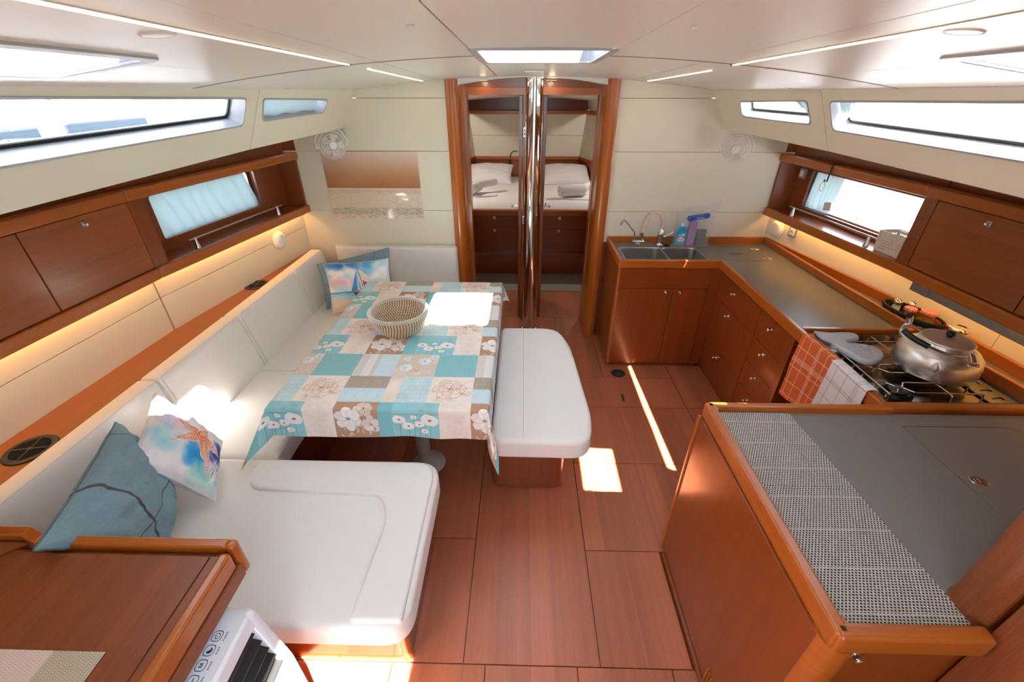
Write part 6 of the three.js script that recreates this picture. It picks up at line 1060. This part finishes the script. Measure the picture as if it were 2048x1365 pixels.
// ---------- basket bowl on the table ----------
{
  const t = thing('woven_bowl', 'round coiled bowl woven in brown grass and white thread on the tablecloth', 'bowl', [-0.71, 0.7535, -2.215]);
  const straw = tex(canvas(128, 64, (g, w, h) => { g.fillStyle = '#b08c58'; g.fillRect(0, 0, w, h); for (let i = 0; i < 300; i++) { g.fillStyle = rgb([176, 140, 88], rr(0.65, 1.25), 0.5); g.fillRect(rnd() * w, rnd() * h, rr(8, 30), 1.5); } }), {});
  const sm = std(0xffffff, 0.85, 0, { map: straw }), wm = std(0xf0ece4, 0.8), coils = [], st = [], prof = [];
  for (let i = 0; i <= 6; i++) prof.push([0.008 + i * 0.0165, 0.008]);
  for (let i = 1; i <= 9; i++) prof.push([0.107 + Math.sin(i / 9 * 1.2) * 0.062, 0.008 + i * 0.0128]);
  prof.forEach(([r, y], k) => {
    coils.push(new THREE.TorusGeometry(r, 0.0082, 8, Math.max(16, Math.round(r * 420))).rotateX(Math.PI / 2).translate(0, y, 0));
    const n = k === prof.length - 1 ? 132 : Math.max(8, Math.round(r * 400)), rad = k === prof.length - 1 ? 0.0098 : 0.0089;
    for (let i = 0; i < n; i++) { const a = (i + (k % 2) * 0.5) / n * 6.283, g = new THREE.TorusGeometry(rad, 0.0021, 5, 10); g.rotateY(0.25); g.rotateY(0); g.translate(r, 0, 0); g.rotateY(a); g.translate(0, y, 0); st.push(g); }
  });
  part(t, 'coils', coils, sm); const s = part(t, 'stitches', st, wm); s.userData.kind = 'stuff';
}
// ---------- things on the galley shelf ----------
{
  const W = along(STBD, 0), t = thing('plastic_basket', 'perforated cream plastic basket at the end of the galley shelf', 'basket'); const p = V3(1.102, 1.169, -0.086).applyAxisAngle(V3(0, 1, 0), W.turn).add(V3(...W.pos)); t.position.copy(p); t.rotation.y = W.turn;
  const m = std(0xdccdbd, 0.45), w = 0.175, d = 0.12, h = 0.115;
  const wall = (len, k) => { const s = shapeOf([[-len / 2 * 0.92, 0], [len / 2 * 0.92, 0], [len / 2, h], [-len / 2, h]], 0.006), nx = Math.floor(len / 0.0135) - 1; for (let j = 0; j < 6; j++) for (let i = 0; i < nx; i++) { const x = (i - (nx - 1) / 2 + (j % 2) * 0.5 - 0.25) * 0.0135 * 0.94, q = new THREE.Path(); if (Math.abs(x) > len / 2 * 0.84) continue; q.absellipse(x, 0.022 + j * 0.0145, 0.0043, 0.0043, 0, Math.PI * 2, true); s.holes.push(q); } return ext(s, 0.003, { cs: 4 }); };
  const a = wall(w, 0); a.rotateX(-0.06); a.translate(0, 0.0, d / 2 * 0.9); const b = wall(w, 0); b.rotateX(0.06); b.translate(0, 0.0, -d / 2 * 0.9); const c = wall(d, 0); c.rotateY(Math.PI / 2); c.rotateZ(-0.06); c.translate(w / 2 * 0.92, 0, 0); const e = wall(d, 0); e.rotateY(Math.PI / 2); e.rotateZ(0.06); e.translate(-w / 2 * 0.92, 0, 0);
  for (const g of [a, b, c, e]) part(t, 'side', g, m);
  part(t, 'bottom', bb(-w / 2 * 0.92, w / 2 * 0.92, 0, 0.004, -d / 2 * 0.9, d / 2 * 0.9), m);
  part(t, 'rim', tube([[-w / 2, h, -d / 2], [w / 2, h, -d / 2], [w / 2, h, d / 2], [-w / 2, h, d / 2]], 0.0045, { closed: true, tension: 0.05, n: 80 }), m);
  const corner = (x, z) => rod([x * w / 2 * 0.92, 0, z * d / 2 * 0.9], [x * w / 2, h, z * d / 2], 0.006, 0.006, 10); part(t, 'corner', [corner(1, 1), corner(1, -1), corner(-1, 1), corner(-1, -1)], m);
  // hook over the rail, rubber bands on it, label on the curtain
  const hp = (u, y, dd) => { const v = V3(u, y, W.o * dd).applyAxisAngle(V3(0, 1, 0), W.turn).add(V3(...W.pos)); return v; };
  const k = thing('hook', 'black hook hanging over the shelf rail above the galley window', 'hook'); k.position.copy(hp(0.54, 1.565, -0.016)); k.rotation.y = W.turn;
  part(k, 'strap', [bb(-0.006, 0.006, 0.0, 0.003, -0.06, 0.004, { r: 0.001 }), bb(-0.006, 0.006, -0.10, 0.003, 0.001, 0.004, { r: 0.001 }), bb(-0.006, 0.006, -0.103, -0.10, 0.001, 0.022, { r: 0.001 }), bb(-0.006, 0.006, -0.103, -0.088, 0.02, 0.023, { r: 0.001 })], M.black);
  const rb = thing('rubber_band', 'two thin orange rubber bands hanging from the black hook', 'rubber band'); rb.position.copy(hp(0.54, 1.432, -0.040)); rb.rotation.y = W.turn;
  part(rb, 'loop', new THREE.TorusGeometry(0.022, 0.0012, 6, 36).scale(0.8, 1.3, 1), std(0xd88a34, 0.6)); part(rb, 'loop', new THREE.TorusGeometry(0.021, 0.0012, 6, 36).scale(0.7, 1.35, 1).rotateY(0.5), std(0xd88a34, 0.6));
  const cm = phys({ color: 0xd4e2e6, roughness: 0.95, transmission: 0.35, thickness: 0, bumpMap: fabricBump, bumpScale: 0.0003 });
  const fold = (W2, u0, u1, y0, y1, dd, n, amp, lean = 0) => sheet(110, 14, (u, v) => { const a = lerp(u0, u1, u) + (v - 0.5) * lean, e = Math.abs(v - 0.5) * 2; return [a, lerp(y0, y1, v), W2.o * (dd + amp * Math.sin(u * n * 6.283 + 1.3 * Math.sin(u * 9 + v * 1.5)) * (0.5 + 0.5 * nz(u * 6, v * 1.3, 7) + 0.3) + 0.004 * nz(u * 14, v * 3, 3))]; }, [0, 0, 1], 0.0012);
  const c1 = thing('curtain', 'pale blue curtain bunched at the left side of the galley window', 'curtain', W.pos, W.turn); part(c1, 'cloth', fold(W, 0.15, 0.415, 1.21, 1.468, 0.194, 5.5, 0.011, 0.02), cm);
  part(c1, 'care_label', wbox(W, 0.352, 0.418, 1.236, 1.292, 0.177, 0.1785, { r: 0.0005, rz: 0.2 }), std(0xd8d4d0, 0.7));
  const Wp = along(PORT, 0), c2 = thing('curtain', 'pale blue gathered curtain drawn across the long window above the settee', 'curtain', Wp.pos, Wp.turn); part(c2, 'cloth', fold(Wp, 0.32, 1.16, 1.225, 1.482, 0.194, 9, 0.007, 0.08), cm);
  // curtains of the small coachroof windows
  const flap = (name, label, pts) => { const t2 = thing(name, label, 'curtain'); part(t2, 'cloth', sheet(16, 10, (u, v) => { const a = [0, 1, 2].map((q) => lerp(lerp(pts[0][q], pts[1][q], u), lerp(pts[3][q], pts[2][q], u), v)); return [a[0] + 0.008 * Math.sin(u * 19 + v * 4), a[1], a[2]]; }, [1, 0.4, 0], 0.0012), cm); };
  const cz = (sg, z, y, d) => { const f = (edgeY(z) - y) / (edgeY(z) - yBot(z)); return [CL + sg * (hw(z) + 0.14 * f + d), y + d * 0.5, z]; };
  flap('curtain', 'pale blue curtain drawn across the small high window beside the beach picture', [cz(-1, -3.07, 1.84, 0.03), cz(-1, -2.49, 1.825, 0.03), cz(-1, -2.49, 1.95, 0.03), cz(-1, -3.07, 1.93, 0.03)]);
  flap('curtain', 'grey-blue curtain pulled to the aft side of the small high window over the galley', [cz(1, -2.66, 1.90, 0.03), cz(1, -2.55, 1.83, 0.03), cz(1, -2.55, 1.93, 0.03), cz(1, -2.74, 1.93, 0.03)]);
  flap('curtain', 'corner of a grey curtain at the forward end of the long window over the galley', [cz(1, -2.35, 1.835, 0.03), cz(1, -2.30, 1.86, 0.03), cz(1, -2.24, 1.93, 0.03), cz(1, -2.355, 1.935, 0.03)]);
}
// ---------- floor fittings ----------
{
  const t = thing('deck_ring', 'round black floor socket in front of the sink cabinet', 'floor fitting', [0.79, 0, -2.867]);
  part(t, 'flange', lathe([[0.02, 0.004], [0.03, 0.006], [0.048, 0.005], [0.056, 0.0], [0.02, 0.0]], 36), M.rubber); part(t, 'plug', lathe([[0, 0.003], [0.012, 0.003], [0.018, 0.001], [0.021, 0]], 24), M.darkGrey);
  const l = thing('floor_latch', 'small slotted metal latch in the floor hatch between bench and galley', 'latch', [0.765, 0, -2.545], -0.05);
  part(l, 'plate', bb(-0.01, 0.01, 0.0, 0.0025, -0.045, 0.045, { r: 0.001 }), std(0x7a6a5c, 0.4, 0.6)); part(l, 'slot', bb(-0.003, 0.003, 0.0022, 0.003, -0.032, 0.032, { r: 0.0005 }), M.black);
}

// ---------- forward cabin seen through the doorway ----------
{
  const back = structure('wall_forepeak'), sides = [structure('wall_forepeak_port'), structure('wall_forepeak_starboard')], zb = -6.9; let w = back;
  const Q = (A, B, C, D, t, n, m) => part(w, n, flatQuad(A, B, C, D, t), m);
  // headboard wall: wood below, cream panels above, flared sides
  const xl = (y) => lerp(-0.705, -0.77, (y - 1.09) / 0.56), xr = (y) => lerp(0.838, 0.90, (y - 1.09) / 0.56);
  Q([xl(1.372), 1.372, zb], [xr(1.372), 1.372, zb], [xr(1.65), 1.65, zb], [xl(1.65), 1.65, zb], -0.02, 'wall_panel', M.cream);
  Q([xl(1.09), 1.09, zb], [xr(1.09), 1.09, zb], [xr(1.368), 1.368, zb], [xl(1.368), 1.368, zb], -0.02, 'wall_panel', M.cream);
  part(w, 'headboard', bb(-0.75, 0.88, 0.70, 1.05, zb - 0.02, zb, { g: 'x' }), M.front);
  part(w, 'headboard_cap', bb(-0.72, 0.85, 1.045, 1.09, zb - 0.01, zb + 0.03, { g: 'x', r: 0.006 }), M.trim);
  part(w, 'shelf_front', bb(-0.79, 0.92, 1.645, 1.69, zb - 0.1, zb + 0.02, { g: 'x', r: 0.005 }), M.trim);
  part(w, 'shelf_back', bb(-0.95, 1.08, 1.69, 1.88, zb - 0.14, zb - 0.12, { g: 'x' }), M.front);
  for (const s of [-1, 1]) {
    w = sides[s < 0 ? 0 : 1];
    const X = (y, z) => { const k = (z - zb) / 3.34; return s < 0 ? lerp(xl(y), xl(y) - 1.05, k) : lerp(xr(y), xr(y) + 1.05, k); };
    for (const [a, b] of [[1.09, 1.27], [1.274, 1.46], [1.464, 1.65]]) Q([X(a, zb), a, zb], [X(a, -3.56), a, -3.56], [X(b, -3.56), b, -3.56], [X(b, zb), b, zb], s < 0 ? 0.02 : -0.02, 'wall_panel', M.cream);
    Q([X(1, zb) - s * 0.01, -0.05, zb], [X(1, -3.56) - s * 0.01, -0.05, -3.56], [X(1.09, -3.56), 1.05, -3.56], [X(1.09, zb), 1.05, zb], s < 0 ? 0.02 : -0.02, 'side_board', M.front);
    Q([X(1.09, zb) - s * 0.02, 1.048, zb], [X(1.09, -3.56) - s * 0.02, 1.048, -3.56], [X(1.09, -3.56) - s * 0.02, 1.09, -3.56], [X(1.09, zb) - s * 0.02, 1.09, zb], s < 0 ? 0.03 : -0.03, 'side_cap', M.trim);
    Q([X(1.65, zb) - s * 0.02, 1.645, zb], [X(1.65, -3.56) - s * 0.02, 1.645, -3.56], [X(1.69, -3.56) - s * 0.02, 1.69, -3.56], [X(1.69, zb) - s * 0.02, 1.69, zb], s < 0 ? 0.06 : -0.06, 'side_shelf', M.trim);
    Q([X(1.69, zb) + s * 0.1, 1.69, zb], [X(1.69, -3.56) + s * 0.1, 1.66, -3.56], [X(1.69, -3.56) + s * 0.1, 1.74, -3.56], [X(1.69, zb) + s * 0.1, 1.9, zb], s < 0 ? 0.02 : -0.02, 'side_board', M.trim);
  }
  // outer shell of the bow
  for (const sg of [-1, 1]) { w = sides[sg < 0 ? 0 : 1]; const x0 = sg < 0 ? -2.12 : 2.3, x1 = sg < 0 ? -1.15 : 1.3; Q([x1, -0.1, -7.15], [x0, -0.1, -3.56], [x0, 1.74, -3.56], [x1, 1.9, -7.15], sg < 0 ? 0.03 : -0.03, 'hull_plate', M.gel); Q([x1, 1.88, -7.15], [x0, 1.72, -3.56], [sg * 1.25 + CL, 1.72, -3.56], [sg * 0.9 + CL, 1.88, -7.15], 0.02, 'foredeck', M.gel); Q([sg * 0.85 + CL, 1.7, -7.15], [sg * 1.3 + CL, 1.7, -3.56], [sg * 1.25 + CL, 2.04, -3.56], [sg * 0.8 + CL, 1.97, -7.15], sg < 0 ? 0.02 : -0.02, 'coach_skin', M.gel); }
  w = back;
  part(w, 'hull_plate', bb(-1.2, 1.35, -0.1, 2.0, -7.16, -7.12, { r: 0 }), M.gel);
  const cl = structure('ceiling_forepeak');
  part(cl, 'ceiling_panel', sheet(16, 8, (u, v) => { const z = lerp(-7.1, -3.81, v), x = lerp(-2.0, 2.13, u), q = (x - CL) / 1.0; return [x, lerp(1.845, 1.99, v) - 0.055 * q * q, z]; }, [0, 1, 0], 0.02), M.ceiling);
  const b = thing('berth_base', 'dark wooden berth front with small drawers under the bed in the forward cabin', 'bed base');
  part(b, 'front', bb(-1.22, 1.35, 0.255, 0.69, -5.10, -5.06), M.front);
  const dr = (x0, x1, y0, y1) => { const d = part(b, 'drawer', bb(x0, x1, y0, y1, -5.06, -5.045, { g: 'x' }), M.front); d.add(latch(b, (x0 + x1) / 2, y1 - 0.02, -5.043, 1, 0.018)); };
  dr(-0.70, 0.055, 0.538, 0.686); dr(0.06, 0.82, 0.538, 0.686); dr(-0.70, 0.055, 0.30, 0.534); dr(0.06, 0.82, 0.30, 0.534);
  part(b, 'step', bb(-1.22, 1.35, 0.0, 0.258, -5.06, -4.98, { g: 'x', r: 0.006 }), M.front);
  part(b, 'lip', bb(-1.22, 1.35, 0.692, 0.765, -5.08, -5.01, { g: 'x', r: 0.012, seg: 2 }), M.trim);
  part(b, 'bunk_board', slab([[-1.2, -5.1], [-0.66, -6.8], [0.79, -6.8], [1.33, -5.1]], 0.60, 0.66), M.front);
  const m = thing('mattress', 'mattress under a smooth white sheet in the forward cabin', 'mattress');
  part(m, 'sheet', sheet(60, 60, (u, v) => { const z = lerp(-6.87, -5.075, v), k = (z + 6.87) / 1.8, x = lerp(-0.67 - 0.54 * k, 0.80 + 0.54 * k, u), e = Math.min(1, (1 - v) * 14); return [x, 0.755 + 0.05 * Math.sqrt(e) + 0.006 * nz(x * 3, z * 2.2, 4) + 0.003 * nz(x * 9 + z * 6, z * 3, 2), z]; }, [0, -1, 0], 0.09), M.sheetWhite);
  const white = canvas(16, 16, (g) => { g.fillStyle = '#e6e4e6'; g.fillRect(0, 0, 16, 16); });
  pillow('bed_pillow', 'white bed pillow on the left side of the forward berth', white, 0.68, 0.44, 0.21, [[-0.48, 0.90, -6.50], [1, 0.02, 0.06], [-0.02, 0.42, -0.9]], 12.3);
  pillow('bed_pillow', 'white bed pillow on the right side of the forward berth', white, 0.68, 0.44, 0.21, [[0.62, 0.90, -6.48], [1, -0.02, -0.06], [0.02, 0.42, -0.9]], 14.9);
  const tm = phys({ color: 0xdedcde, roughness: 0.98, bumpMap: tex(speckle([128, 128, 128], 8000, 0.6, 1.4, 0.8, 256, 3), { color: false, size: [0.05, 0.05] }), bumpScale: 0.002 });
  const roll = (label, c, dir, r, L) => { // a rolled towel: spiral outline swept along its length
    const s = [], N = 90; for (let i = 0; i <= N; i++) { const a = i / N * 6.283 * 3.2, q = r * (0.22 + 0.78 * i / N); s.push([Math.cos(a) * q, Math.sin(a) * q]); }
    const g = sheet(N, 10, (u, v) => { const p = s[Math.round(u * N)], e = 1 - 0.08 * (Math.abs(v - 0.5) * 2) ** 4; return [(v - 0.5) * L + 0.006 * nz(u * 8, v > 0.5 ? 1 : 3), p[1] * e, p[0] * e]; }, (u) => { const a = u * 6.283 * 3.2; return [0, -Math.sin(a), -Math.cos(a)]; }, r * 0.19);
    g.rotateY(dir); const t = single('rolled_towel', boxUV(softNormals(g.toNonIndexed())), tm, label, 'towel', c); return t; };
  roll('rolled grey-white towel in front of the left pillow, lying lower', [-0.60, 0.895, -5.60], 1.2, 0.072, 0.24); roll('rolled small towel resting across the top of the left towel', [-0.46, 0.925, -5.72], 0.75, 0.05, 0.3);
  roll('rolled grey-white towel in front of the right pillow, lying lower', [0.60, 0.90, -5.45], 0.25, 0.078, 0.32); roll('rolled small towel leaning behind the right towel', [0.775, 0.91, -5.56], 1.15, 0.055, 0.22);
  single('folded_towel', softNormals(cbox(0, 0, 0, 0.30, 0.012, 0.22, { r: 0.005, seg: 2, ry: 0.3 })), M.sheetWhite, 'flat folded towel under the rolled towels on the left of the berth', 'towel', [-0.48, 0.813, -5.60]); single('folded_towel', softNormals(cbox(0, 0, 0, 0.36, 0.012, 0.24, { r: 0.005, seg: 2, ry: -0.15 })), M.sheetWhite, 'flat folded towel under the rolled towels on the right of the berth', 'towel', [0.68, 0.813, -5.45]);
  const rl = thing('reading_lamp', 'small black gooseneck reading lamp on the headboard of the forward berth', 'lamp', [-0.19, 0.98, -6.88]);
  part(rl, 'base', lathe([[0, -0.02], [0.018, -0.02], [0.016, 0.07], [0, 0.072]], 18), M.black); part(rl, 'neck', tube([[0, 0.06, 0], [0.01, 0.13, 0.01], [0.05, 0.18, 0.03], [0.11, 0.19, 0.06]], 0.007, { n: 40 }), M.black);
  single('carpet', bb(-1.2, 1.3, 0.0, 0.006, -4.97, -4.46), phys({ map: tex(speckle([136, 130, 116], 30000, 0.65, 1.3, 0.7), { size: [0.3, 0.3] }), roughness: 1 }), 'grey-beige strip of carpet on the floor in front of the berth', 'carpet');
  for (const x of [-1.15, 1.28]) { const t = thing('cabin_light', x < 0 ? 'small round ceiling light added out of view on the left of the forward cabin' : 'small round ceiling light added out of view on the right of the forward cabin', 'light', [x, 1.82, -5.5]);  // unseen fittings, added beside the doorway view to light the forward cabin
    part(t, 'lens', lathe([[0, -0.02], [0.05, -0.016], [0.06, 0], [0, 0]], 24), M.led); const l = new THREE.PointLight(0xfff4e6, 2.0, 8); l.position.set(x, 1.78, -5.5); l.castShadow = true; scene.add(l); }
}

// ---------- repeats carry the name of their set ----------
const SETS = { backrest_cushion: 'cream backrest cushions of the settee', seat_cushion: 'cream seat cushions of the settee', pillow: 'throw pillows on the settee', bed_pillow: 'white pillows on the forward berth', rolled_towel: 'rolled towels on the forward berth', folded_towel: 'folded towels on the forward berth', deck_hatch: 'deck hatches in the ceiling', open_locker: 'open window shelves on both cabin sides', flap_locker: 'flap-door lockers on both cabin sides', light_strip: 'warm light strips under the lockers', led_strip: 'LED strips in the ceiling', air_vent: 'round air vents in the settee ledge', wall_lamp: 'round white wall lamps', fan: 'white caged fans', curtain: 'pale blue window curtains', tea_towel: 'tea towels on the stove rail', jam_jar: 'jars with checked lids in the wicker basket', downlight: 'downlights above the doorway', cabin_light: 'ceiling lights of the forward cabin' };
for (const o of scene.children) { const k = o.name.replace(/_\d{3}$/, ''); if (SETS[k] && o.userData.label) o.userData.group = SETS[k]; }
renderer.render(scene, camera);
